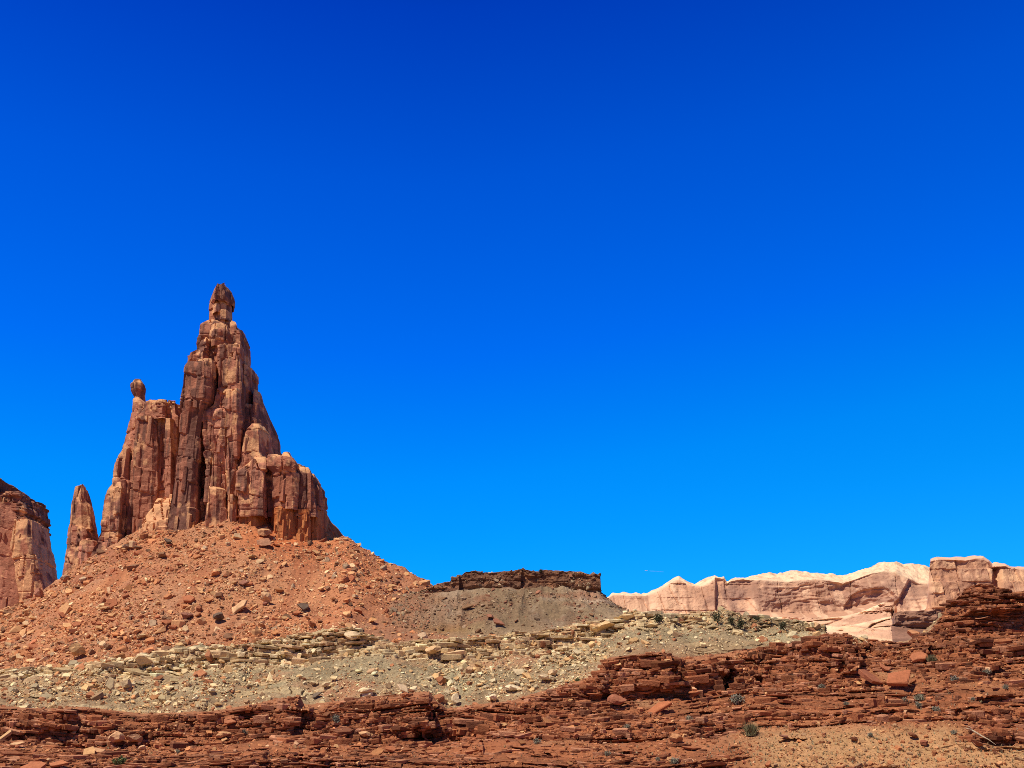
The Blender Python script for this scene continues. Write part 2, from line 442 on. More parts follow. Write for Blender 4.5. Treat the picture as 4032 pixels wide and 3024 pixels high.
def disp_cream(x, y, z, seg, u, v):
    cl = sst(1.75, 2.0, seg) * (1 - sst(3.05, 3.3, seg))
    sl_ = sst(0.2, 1.0, seg) * (1 - sst(3.5, 4.0, seg))
    zz = z - 0.012 * x + 0.9 * vn(x / 22, y / 40, 0, 121) + 0.35 * vn(x / 6, y / 20, 0, 122)
    k2, f2, d2, r2, H2, t2 = terrace(zz, 1.35, 131, 0.3, 0.9)
    xw = x + 0.6 * vn(x / 1.5, z / 0.6, 0, 152) + 0.4 * z
    s2a, fb, rb = saw(xw, k2, 151, 5.0); s2b, _, _ = saw(xw, k2 - 1, 151, 5.0)
    D2 = s2b + (s2a - s2b) * sst(0.2, 1, t2)
    big, _, _ = saw(x, np.zeros_like(x), 161, 26.0)
    patch = sst(-0.25, 0.15, fbm(x / 16, z / 9, 0, 2, 163))
    mm = np.maximum(cl, 0.62 * patch * sl_ * (hsh(k2, 133) > 0.5))
    und = (1 - sst(0.0, 0.45, r2)) * H2 * (f2 > 0.15)
    D = mm * (2.2 * (D2 - 0.25) + 2.6 * (big - 0.3) * cl - 2.6 * und * sst(-0.3, 0.2, vn(x / 5, k2 * 3.1, 0, 153)))
    jo = np.minimum(fb, 1 - fb)
    D -= mm * 1.2 * (1 - sst(0, 0.06, jo)) * (rb > 0.55)
    D += (0.3 * sl_ + 0.55 * cl) * fbm(x / 2, y / 2, z, 3, 181)
    dz = mm * 0.6 * d2 + sl_ * (1.7 * fbm(x / 14, y / 24, 0, 3, 191) + 0.7 * (1 - np.abs(vn(x / 4.2 + 0.8 * vn(x / 9, y / 12, 0, 196), y / 30, 0, 197))) + 0.75 * fbm(x / 2.5, y / 2.5, 0, 4, 195))
    return D, dz, [k2, cl, mm]

def col_cream(X, Y, Z, seg, U, V, AU):
    k2, cl, mm = AU
    kk = np.round(k2)
    g = mixc((0.235, 0.192, 0.132), (0.34, 0.280, 0.192), sst(-0.4, 0.4, fbm(X / 8, Y / 8, Z / 5, 4, 201)))
    g = mixc(g, (0.40, 0.385, 0.27), sst(0.05, 0.5, fbm(X / 13, Y / 20, 0, 3, 203)) * 0.5)
    red = sst(0.22, 0.5, fbm(X / 20, Y / 14, Z / 8, 3, 205))
    g = mixc(g, (0.40, 0.20, 0.125), red * 0.75)
    left = (1 - sst(300, 1000, U)) * sst(0.9, 2.0, seg)
    g = mixc(g, (0.37, 0.195, 0.115), left * 0.55)
    low = (1 - sst(0.9, 1.5, seg))
    g = mixc(g, (0.34, 0.165, 0.10), low * 0.5)
    c = mixc((0.62, 0.500, 0.320), (0.44, 0.325, 0.205), hsh(kk, 77))
    c = mixc(c, (0.72, 0.62, 0.43), sst(0.1, 0.5, fbm(X / 7, Y / 7, Z / 2, 3, 207)))
    c = mixc(c, (0.24, 0.14, 0.09), sst(0.12, 0.55, fbm(X / 4, Y / 4, Z / 1.2, 3, 209)) * 0.7)
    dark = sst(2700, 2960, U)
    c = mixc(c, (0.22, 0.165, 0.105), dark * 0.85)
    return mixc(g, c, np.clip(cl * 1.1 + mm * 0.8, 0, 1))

def shift(pts, du, dv):
    return [(u + du, v + dv) for u, v in pts]
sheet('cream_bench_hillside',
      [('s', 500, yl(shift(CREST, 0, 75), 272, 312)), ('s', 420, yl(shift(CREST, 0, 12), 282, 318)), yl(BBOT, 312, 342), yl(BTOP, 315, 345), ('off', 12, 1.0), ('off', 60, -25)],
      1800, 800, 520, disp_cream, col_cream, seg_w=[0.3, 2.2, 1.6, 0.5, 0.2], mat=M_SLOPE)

# ---- the orange talus cone under the towers
BASE = [(-700, 2760), (-400, 2600), (0, 2412), (110, 2370), (200, 2310), (230, 2290), (262, 2262), (380, 2188), (480, 2130), (560, 2086), (640, 2068), (745, 2062), (820, 2054), (900, 2036),
        (980, 2045), (1060, 2070), (1180, 2120), (1290, 2146), (1330, 2128), (1380, 2122), (1440, 2170), (1560, 2236), (1640, 2272), (1700, 2302), (1800, 2350), (2000, 2460), (2200, 2570), (2600, 2700)]

def disp_talus(x, y, z, seg, u, v):
    m = sst(0.0, 0.15, seg) * (1 - sst(1.9, 2.0, seg) * 0.5)
    gul = fbm((x + 25) / (6 + 0.12 * np.abs(y - 400)), z / 60, 0, 3, 221)
    chute = 1 - np.abs(vn((x + 33) / (3.5 + 0.05 * np.abs(z - 90)) , z / 45, 0, 223))
    dz = m * (1.3 * gul + 0.7 * chute + 1.0 * fbm(x / 22, y / 22, 0, 3, 225) + 0.6 * fbm(x / 3.2, y / 3.2, 0, 4, 227))
    k2, f2, d2, r2, H2, t2 = terrace(z + 1.2 * fbm(x / 15, y / 15, 0, 2, 231), 2.2, 233, 0.3, 0.9)
    pt = sst(0.15, 0.45, fbm(x / 14, z / 7, 0, 2, 235)) * (hsh(k2, 237) > 0.5)
    dz += m * 0.5 * d2 * pt
    return m * 0.25 * fbm(x / 1.5, y / 1.5, z, 2, 229), dz, [pt]

def col_talus(X, Y, Z, seg, U, V, AU):
    n = fbm(X / 14, Y / 14, Z / 20, 4, 241)
    c = mixc((0.45, 0.235, 0.130), (0.40, 0.235, 0.145), sst(-0.25, 0.3, n))
    right = sst(850, 1300, U + 90 * n)
    c = mixc(c, (0.49, 0.195, 0.090), right * 0.45 * (1 - sst(2420, 2540, V)))
    c = mixc(c, (0.37, 0.225, 0.15), sst(0.0, 0.4, fbm(X / 9, Y / 12, Z / 12, 3, 243)) * 0.5)
    c = mixc(c, (0.29, 0.13, 0.085), np.clip(AU[0], 0, 1) * 0.6)
    pale = g_of(U, V, 1060, 2340, 260, 120)
    c = mixc(c, (0.47, 0.30, 0.18), pale * 0.45)
    c = mixc(c, (0.30, 0.125, 0.07), sst(0.15, 0.5, fbm((X + 33) / 4.5, Z / 30, 0, 3, 245)) * 0.55)
    c = mixc(c, (0.50, 0.17, 0.065), g_of(U, V, 1120, 2130, 170, 70) * 0.8)
    c = mixc(c, (0.27, 0.17, 0.115), sst(1380, 1640, U + 120 * n) * sst(2280, 2400, V) * 0.85)
    lo = sst(2440, 2560, V - 0.03 * (1300 - U))
    c = mixc(c, (0.34, 0.19, 0.12), lo * 0.45)
    return c
sheet('talus_hillside',
      [('s', 500, yl(shift(BTOP, 0, 24), 317, 348)), ('s', 60, yl(BASE, 396, 396)), ('off', 16, 0.8), ('off', 120, -62)],
      1300, 620, 420, disp_talus, col_talus, a0=-0.56, a1=0.10, seg_w=[3.0, 0.3, 0.4], mat=M_SLOPE)

# ---- the grey mesa with its brown caprock
CAPB = [(1100, 2560), (1300, 2420), (1400, 2385), (1500, 2362), (1600, 2348), (1700, 2335), (1776, 2330), (1782, 2330), (1800, 2330), (1900, 2318), (2000, 2318), (2200, 2325), (2290, 2330), (2357, 2338), (2366, 2340), (2440, 2392), (2520, 2440), (2600, 2480), (2800, 2560)]
CAPT = [(1100, 2560), (1300, 2418), (1400, 2380), (1480, 2354), (1560, 2340), (1640, 2328), (1690, 2312), (1720, 2296), (1774, 2290), (1779, 2268), (1800, 2272), (1830, 2260), (1860, 2256), (1950, 2252), (2050, 2248), (2130, 2246), (2260, 2250), (2300, 2254), (2350, 2258), (2363, 2263),
        (2367, 2332), (2440, 2390), (2520, 2438), (2600, 2478), (2800, 2558)]
def disp_mesa(x, y, z, seg, u, v):
    cl = sst(1.0, 1.03, seg) * (1 - sst(2.0, 2.1, seg))
    sl_ = sst(0.05, 0.3, seg) * (1 - sst(0.9, 1.0, seg))
    xq = x + 0.7 * vn(x / 2.0, z / 0.9, 0, 302)
    r, rk, fs, fz = bricks(xq, z + 0.5 * vn(x / 9, 0, 0, 304), 301, 6.5, 2.2)
    big, _, rbg = saw(x, np.zeros_like(x), 303, 9.0)
    D = cl * (1.0 * (r - 0.5) + 2.2 * (big - 0.4) + 1.6 * (rk - 0.5) - 0.5 * (1 - sst(0, 0.2, fz)) * sst(0.3, 0.7, r) + 1.1 * fbm(x / 2.2, y, z / 1.4, 4, 305))
    lay = (1 - sst(0.0, 0.3, (seg - 1.0))) * sst(0.95, 1.0, seg)
    D += 0.25 * sl_ * fbm(x / 1.3, y / 1.3, z, 3, 307)
    dz = sl_ * (1.1 * (1 - np.abs(vn(x / 5.5 + 0.6 * vn(x / 9, z / 8, 0, 316), z / 26, 0, 315))) + 0.5 * (1 - np.abs(vn(x / 1.9, z / 14, 0, 317))) + 1.5 * fbm(x / 15, y / 25, 0, 3, 309) + 0.9 * fbm(x / 3, y / 3.5, 0, 4, 311)) + sst(1.5, 2.0, seg) * (0.7 * vn(x / 3.4, y / 4, 0, 313) + 0.5 * np.maximum(0, vn(x / 1.1, y / 2, 0, 314)))
    return D, dz, [cl, r]
def col_mesa(X, Y, Z, seg, U, V, AU):
    cl, r = AU
    n = fbm(X / 10, Y / 14, Z / 8, 4, 321)
    g = mixc((0.235, 0.185, 0.130), (0.31, 0.255, 0.190), sst(-0.3, 0.3, n))
    g = mixc(g, (0.38, 0.34, 0.29), sst(0.1, 0.5, fbm(X / 6, Y / 9, Z / 5, 3, 323)) * 0.5)
    g = mixc(g, (0.25, 0.13, 0.09), sst(0.1, 0.45, fbm(X / 9, Y / 7, Z / 4, 3, 325)) * 0.6)
    g = mixc(g, (0.17, 0.115, 0.085), sst(0.1, 0.4, fbm(X / 3.2, Z / 9, 0, 4, 331)) * 0.5)
    g = mixc(g, (0.44, 0.27, 0.20), g_of(U, V, 2330, 2345, 60, 26) * 0.9)
    g = mixc(g, (0.50, 0.42, 0.35), g_of(U, V, 2345, 2378, 70, 10) * 0.9)
    g = mixc(g, (0.29, 0.22, 0.09), g_of(U, V, 1740, 2485, 140, 18) * 0.7)
    g = mixc(g, (0.33, 0.175, 0.115), (1 - sst(1560, 1950, U + 160 * n)) * 0.75)
    g = mixc(g, (0.40, 0.30, 0.21), sst(0.0, 0.25, 0.25 - seg) * 0.6)
    c = mixc((0.225, 0.125, 0.085), (0.165, 0.090, 0.066), r)
    c = mixc(c, (0.33, 0.18, 0.11), sst(0.0, 0.5, fbm(X / 4, Y, Z / 1.5, 3, 327)))
    c = mixc(c, (0.36, 0.29, 0.22), (1 - sst(1.0, 1.3, seg)) * sst(1780, 1850, U) * (0.25 + 0.5 * (vn(X / 5, Z / 0.6, 0, 329) > 0.1)))
    return mixc(g, c, cl)
mesa = sheet('mesa', [('s', 400, yl(shift(BTOP, 0, 22), 321, 351)), ('s', 24, yl(CAPB, 372, 372)), yl(CAPT, 372.6, 372.6), ('off', 45, -0.6), ('off', 90, -40)],
      1000, 620, 360, disp_mesa, col_mesa, a0=-0.19, a1=0.20, seg_w=[2.2, 1.3, 0.3, 0.2], mat=M_SLOPE, kind='thing')
tag(mesa, 'low grey mesa with a flat brown caprock, right of the orange talus', 'mesa')

# ---- ground out to the horizon
gm = raw_mesh('ground', [(-40000, -2000, -3.5), (40000, -2000, -3.5), (40000, 50000, -3.5), (-40000, 50000, -3.5)], [(0, 1, 2, 3)],
              np.tile(np.array([[0.36, 0.17, 0.10]], f32), (4, 1)), M_SLOPE)
tag(link('ground', gm), kind='structure')

# ------------------------------------------------------------------ far pale cliffs
SKY = [(2330, 2400), (2390, 2352), (2410, 2339), (2450, 2335), (2540, 2339), (2590, 2319), (2625, 2296), (2650, 2276), (2672, 2266), (2700, 2285), (2735, 2300), (2755, 2286), (2790, 2269), (2815, 2264), (2828, 2272), (2850, 2269),
       (2862, 2292), (2880, 2279), (2905, 2277), (2925, 2276), (2990, 2263), (3030, 2255), (3060, 2262), (3100, 2248), (3140, 2246), (3200, 2255), (3270, 2260), (3320, 2266), (3345, 2256), (3390, 2241), (3430, 2232), (3480, 2211), (3500, 2213),
       (3530, 2208), (3560, 2222), (3590, 2219), (3620, 2221), (3660, 2232), (3800, 2240), (4500, 2250)]
RIM = [(2330, 2405), (2390, 2356), (2410, 2345), (2450, 2345), (2540, 2347), (2590, 2328), (2625, 2305), (2650, 2290), (2672, 2283), (2700, 2297), (2735, 2308), (2755, 2312), (2790, 2300), (2815, 2275), (2828, 2276), (2850, 2276),
       (2862, 2296), (2880, 2287), (2905, 2283), (2925, 2279), (2990, 2275), (3030, 2278), (3060, 2280), (3100, 2283), (3140, 2278), (3200, 2272), (3270, 2278), (3320, 2288), (3345, 2280), (3390, 2262), (3430, 2250), (3480, 2240),
       (3530, 2250), (3560, 2262), (3590, 2275), (3620, 2290), (3660, 2300), (3800, 2310), (4500, 2320)]
WBASE = [(2330, 2440), (2700, 2440), (2900, 2420), (2960, 2405), (3100, 2412), (3250, 2415), (3340, 2400), (3440, 2370), (3500, 2370), (3560, 2400), (3620, 2405), (3800, 2420), (4500, 2430)]
def gl(u, pts):
    p = np.array(pts, float)
    return np.interp(u, p[:, 0], p[:, 1])
def disp_far(x, y, z, seg, u, v):
    wall = sst(0.9, 1.05, seg) * (1 - sst(1.95, 2.05, seg))
    D = wall * (14 * fbm(x / 70, z / 200, 0, 3, 401) + 2.0 * fbm(x / 12, z / 30, 0, 3, 403))
    # overlapping scalloped shells of the big alcove
    for cu, cv, su, sv, dep, lo in ((3275, 2440, 300, 150, 12, 2450), (3445, 2395, 105, 85, 19, 2420), (3200, 2405, 150, 62, 3.5, 2440)):
        e = np.sqrt(((u - cu) / su) ** 2 + ((v - cv) / sv) ** 2) + 0.13 * fbm(u / 60, v / 40, 0, 3, 411)
        ang = np.arctan2(v - cv, u - cu)
        k = np.clip(1 - e, 0, 1)
        D -= wall * dep * (np.sqrt(k) * 0.85 + 0.15 * sst(0.0, 0.06, k)) * (1 - sst(lo - 40, lo, v))
        D += wall * (e < 1.05) * 1.5 * vn(e * 9, ang * 1.6, 0, 412)
    bed = vn(v / 7 + 1.3 * vn(u / 90, v / 50, 0, 414), u / 160, 0, 413)
    cr = np.abs(vn(x / 16 + 0.25 * vn(x / 30, z / 30, 0, 418), z / 140, 0, 419))
    D += wall * (1.3 * bed * sst(2950, 3050, u) + 1.6 * fbm(x / 5, z / 4, 0, 4, 416) - 2.2 * (1 - sst(0.0, 0.05, cr)))
    hb, hk, hf, hz = bricks(x, z, 420, 30.0, 9.0)
    D += wall * (1.4 * (hk - 0.5) + 1.2 * (hb - 0.5)) * (1 - sst(2950, 3020, u))
    step = sst(2812, 2822, u) * (1 - sst(2940, 2990, u))
    D -= wall * 9 * step
    D -= wall * 10 * sst(3560, 3580, u + 0.5 * (v - 2300)) * (1 - sst(3600, 3660, u))
    top = sst(1.95, 2.1, seg) * (1 - sst(2.9, 3.1, seg))
    dz = top * (3.2 * fbm(x / 10, y / 12, 0, 4, 415))
    dz += top * 3.0 * np.maximum(0, vn(x / 7, y / 9, 0, 417) - 0.35) * sst(2950, 3000, u) * sst(2.5, 2.8, seg)
    return D, dz, [wall, bed]
def col_far(X, Y, Z, seg, U, V, AU):
    wall, bed = AU
    c = mixc((0.47, 0.300, 0.215), (0.62, 0.43, 0.31), sst(-0.3, 0.4, fbm(X / 60, Z / 30, 0, 4, 421)))
    c = mixc(c, (0.66, 0.47, 0.33), sst(2700, 2640, U) * sst(2330, 2420, V) * 0.8)
    st = fbm(X / 5.5, Z / 70, 0, 4, 423) + 0.35 * fbm(X / 40, Z / 25, 0, 2, 424)
    c = mixc(c, (0.33, 0.20, 0.145), sst(0.12, 0.28, st) * 0.7 * wall)
    c = mixc(c, (0.74, 0.57, 0.42), sst(0.12, 0.4, fbm(X / 9, Z / 50, 0, 4, 425)) * 0.6)
    blotch = sst(0.05, 0.2, fbm(X / 35, Z / 22, 0, 4, 427))
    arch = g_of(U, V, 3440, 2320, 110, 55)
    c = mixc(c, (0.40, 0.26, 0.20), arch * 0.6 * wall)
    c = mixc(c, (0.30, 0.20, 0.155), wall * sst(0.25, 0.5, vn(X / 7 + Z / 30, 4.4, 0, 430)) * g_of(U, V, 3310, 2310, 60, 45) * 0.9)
    c = mixc(c, (0.31, 0.195, 0.155), blotch * 0.7 * wall * (1 - sst(2360, 2430, V)))
    c = mixc(c, (0.35, 0.225, 0.175), wall * 0.6 * sst(-0.1, 0.25, fbm(X / 14, Z / 5, 0, 4, 432)) * sst(2960, 3060, U) * (1 - sst(2370, 2410, V)))
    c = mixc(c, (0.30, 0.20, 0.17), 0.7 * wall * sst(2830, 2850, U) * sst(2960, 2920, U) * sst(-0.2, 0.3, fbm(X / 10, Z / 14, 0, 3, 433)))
    c = mixc(c, (0.30, 0.20, 0.17), wall * 0.55 * sst(0.25, 0.6, bed) * sst(2950, 3050, U) * (1 - sst(2380, 2410, V)))
    up = sst(1.9, 2.1, seg)
    c = mixc(c, (0.78, 0.63, 0.46), up)
    c = mixc(c, (0.46, 0.34, 0.24), up * 0.6 * sst(0.2, 0.5, fbm(X / 9, Y / 9, 0, 3, 429)))
    return c
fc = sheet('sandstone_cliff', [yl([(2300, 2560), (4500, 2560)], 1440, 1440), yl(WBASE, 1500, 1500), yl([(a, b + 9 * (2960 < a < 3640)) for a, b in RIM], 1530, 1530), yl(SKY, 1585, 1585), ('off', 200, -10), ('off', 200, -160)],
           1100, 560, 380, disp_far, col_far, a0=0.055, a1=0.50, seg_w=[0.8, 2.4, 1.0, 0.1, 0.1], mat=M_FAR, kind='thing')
tag(fc, 'long pale pink sandstone cliff with a wide scalloped alcove and cream rim', 'cliff')

BUT = [(3600, 2420), (3650, 2390), (3656, 2292), (3664, 2203), (3690, 2193), (3760, 2193), (3800, 2196), (3840, 2186), (3870, 2188), (3895, 2205), (3908, 2220), (3925, 2216), (3960, 2218), (3985, 2231), (4032, 2232), (4200, 2215), (4500, 2260)]
BUTW = [(3600, 2425), (3650, 2395), (3656, 2300), (3664, 2210), (3690, 2203), (3760, 2202), (3800, 2210), (3840, 2203), (3870, 2205), (3895, 2215), (3908, 2235), (3925, 2230), (3960, 2228), (3985, 2240), (4032, 2242), (4200, 2225), (4500, 2270)]
def disp_but(x, y, z, seg, u, v):
    wall = sst(0.9, 1.0, seg) * (1 - sst(1.97, 2.05, seg))
    r, rk, fs, fz = bricks(x + 0.05 * z, z, 441, 26.0, 16.0)
    D = wall * (6 * (r - 0.5) + 4 * (rk - 0.5) + 5 * fbm(x / 40, z / 60, 0, 3, 443) + 2.2 * fbm(x / 6, z / 7, 0, 4, 445) - 2 * (1 - sst(0, 0.05, np.minimum(fs, 1 - fs))))
    D -= wall * 14 * sst(3902, 3912, u + 0.06 * (v - 2300)) * (1 - sst(3930, 3950, u))
    return D, sst(2, 2.1, seg) * 2 * fbm(x / 12, y / 12, 0, 2, 447), [wall, r]
def col_but(X, Y, Z, seg, U, V, AU):
    wall, r = AU
    c = mixc((0.50, 0.295, 0.18), (0.60, 0.385, 0.25), sst(-0.3, 0.3, fbm(X / 40, Z / 25, 0, 3, 451)))
    c = mixc(c, (0.70, 0.50, 0.33), (r > 0.62) * 0.7)
    c = mixc(c, (0.40, 0.25, 0.19), sst(0.0, 0.25, fbm(X / 22, Z / 9, 0, 4, 458)) * 0.6 * wall)
    c = mixc(c, (0.40, 0.235, 0.16), sst(0.1, 0.5, vn(Z / 3.5, X / 60, 0, 457)) * 0.5 * wall)
    c = mixc(c, (0.33, 0.19, 0.14), sst(0.08, 0.25, fbm(X / 6, Z / 40, 0, 4, 453)) * 0.65 * wall)
    return mixc(c, (0.68, 0.48, 0.36), sst(1.95, 2.1, seg))
bt = sheet('sandstone_butte', [yl([(3500, 2520), (4500, 2520)], 1200, 1200), yl([(3580, 2440), (4500, 2440)], 1240, 1240), yl(BUTW, 1258, 1258), yl(BUT, 1280, 1280), ('off', 160, 0), ('off', 80, -200)],
           420, 420, 260, disp_but, col_but, a0=0.315, a1=0.52, seg_w=[0.6, 2.4, 0.7, 0.1, 0.1], mat=M_FAR, kind='thing')
tag(bt, 'blocky pink sandstone butte rising behind the red ledges at far right', 'butte')

def ramp_sheet(name, low, crest, Y0, Y1, label, seedk, a0, a1, tone):
    def dsp(x, y, z, seg, u, v):
        m = 1 - sst(1.0, 1.2, seg)
        lines = vn(v / 9 - u / 60, u / 300, 0, seedk)
        return m * (9 * fbm(x / 55, z / 16, 0, 4, seedk) + 2.2 * fbm(x / 5, z / 2.5, 0, 4, seedk + 9) + 2.2 * lines - 7 * sst(0.25, 0.42, vn(u / 120 + v / 60, v / 11 + u / 150, 0, seedk + 5)) * (1 - sst(0.42, 0.6, vn(u / 120 + v / 60, v / 11 + u / 150, 0, seedk + 5)))), m * 1.0 * fbm(x / 25, y / 25, 0, 2, seedk + 3), [lines]
    def cl(X, Y, Z, seg, U, V, AU):
        c = mixc(tone[0], tone[1], sst(-0.3, 0.4, fbm(X / 50, Z / 12, 0, 3, seedk + 7)))
        c = mixc(c, (0.44, 0.28, 0.21), sst(0.1, 0.6, AU[0]) * 0.7)
        c = mixc(c, (0.78, 0.63, 0.45), sst(0.86, 0.97, seg))  # cream crest over pinkish face: rock colour that also carries the ramp's shading
        return mixc(c, (0.56, 0.38, 0.28), sst(0.0, 0.3, fbm(X / 20, Z / 5, 0, 4, seedk + 11)) * 0.85)
    o = sheet(name, [yl(low, Y0, Y0), yl(crest, Y1, Y1), ('off', 60, -1), ('off', 60, -60)], 320, 200, 130, dsp, cl, a0=a0, a1=a1, seg_w=[2, 0.1, 0.1], mat=M_FAR, kind='thing')
    tag(o, label, 'rock')
    return o
ramp_sheet('slickrock_ramp', [(2700, 2560), (4000, 2560)], [(2740, 2500), (2850, 2440), (2940, 2412), (3000, 2420), (3100, 2428), (3200, 2434), (3260, 2434), (3330, 2424), (3400, 2402), (3450, 2380), (3475, 2370), (3505, 2369), (3520, 2376), (3523, 2420), (3560, 2480), (3700, 2520)], 1235, 1300,
           'upper pale pink slickrock ramp at the foot of the alcove cliff', 461, 0.13, 0.37, ((0.52, 0.34, 0.245), (0.70, 0.52, 0.38)))
ramp_sheet('slickrock_ramp', [(3100, 2580), (4000, 2580)], [(3100, 2560), (3225, 2500), (3250, 2466), (3330, 2462), (3400, 2448), (3470, 2430), (3514, 2421), (3520, 2440), (3530, 2480), (3620, 2530)], 1000, 1060,
           'lower cream slickrock ramp just above the red ledges', 471, 0.20, 0.36, ((0.70, 0.52, 0.36), (0.80, 0.66, 0.47)))
def disp_db(x, y, z, seg, u, v):
    wall = sst(0.95, 1.0, seg) * (1 - sst(2.0, 2.1, seg))
    r, rk, fs, fz = bricks(x, z - 0.03 * x, 481, 9.0, 1.6)
    return wall * (3.0 * (rk - 0.5) + 2.0 * (r - 0.5) + 3.5 * fbm(x / 7, z / 4, 0, 4, 483)), sst(1.5, 2.0, seg) * 1.3 * fbm(x / 4, y / 6, 0, 3, 486), [rk]
def col_db(X, Y, Z, seg, U, V, AU):
    c = mixc((0.21, 0.125, 0.095), (0.31, 0.19, 0.14), AU[0])
    return mixc(c, (0.13, 0.085, 0.08), sst(0.1, 0.5, fbm(X / 6, Z / 3, 0, 3, 485)) * 0.6)
db = sheet('rock_knoll', [yl([(3440, 2540), (3900, 2540)], 560, 560), yl([(3340, 2560), (3440, 2500), (3460, 2475), (3520, 2462), (3560, 2470), (3700, 2480), (3900, 2520)], 600, 600),
                          yl([(3340, 2556), (3440, 2496), (3460, 2472), (3513, 2455), (3517, 2412), (3560, 2410), (3620, 2405), (3680, 2403), (3730, 2404), (3800, 2420), (3900, 2480)], 602, 602), ('off', 40, 0), ('off', 60, -40)],
           300, 220, 120, disp_db, col_db, a0=0.3035, a1=0.41, seg_w=[0.5, 2, 0.1, 0.1], mat=M_TOWER, kind='thing')
tag(db, 'dark purplish layered knoll between the cream ramps and red ledges', 'rock')

# ------------------------------------------------------------------ rock towers
def rot(rx, ry, rz):
    cx, sx, cy, sy, cz, sz = np.cos(rx), np.sin(rx), np.cos(ry), np.sin(ry), np.cos(rz), np.sin(rz)
    o = np.zeros_like(cx); l = np.ones_like(cx)
    Rx = np.stack([l, o, o, o, cx, -sx, o, sx, cx], -1).reshape(-1, 3, 3)
    Ry = np.stack([cy, o, sy, o, l, o, -sy, o, cy], -1).reshape(-1, 3, 3)
    Rz = np.stack([cz, -sz, o, sz, cz, o, o, o, l], -1).reshape(-1, 3, 3)
    return (Rx @ Ry @ Rz).astype(f32)

def ngon_slab(seed):
    rs = np.random.RandomState(seed)
    n = rs.randint(5, 8)
    an = (np.arange(n) + rs.uniform(-0.35, 0.35, n)) * 2 * math.pi / n
    rr = rs.uniform(0.6, 1.1, n)
    p = np.stack([np.cos(an) * rr, np.sin(an) * rr * rs.uniform(0.45, 0.95)], -1)
    if seed % 3 == 0: p[rs.randint(n)] *= 0.55
    lo = np.concatenate([p * rs.uniform(0.86, 0.97), np.full((n, 1), -0.5) + rs.uniform(-0.08, 0.08, (n, 1))], 1)
    hi = np.concatenate([p, np.full((n, 1), 0.35) + rs.uniform(-0.1, 0.1, (n, 1))], 1)
    tp = np.concatenate([p * 0.88, np.full((n, 1), 0.5) + rs.uniform(-0.1, 0.1, (n, 1))], 1)
    V = np.concatenate([lo, hi, tp, [[0, 0, 0.52]], [[0, 0, -0.5]]]).astype(f32)
    Fa = []
    for i in range(n):
        j = (i + 1) % n
        Fa += [(i, j, n + j), (i, n + j, n + i), (n + i, n + j, 2 * n + j), (n + i, 2 * n + j, 2 * n + i), (2 * n + i, 2 * n + j, 3 * n), (j, i, 3 * n + 1)]
    return V, np.array(Fa)
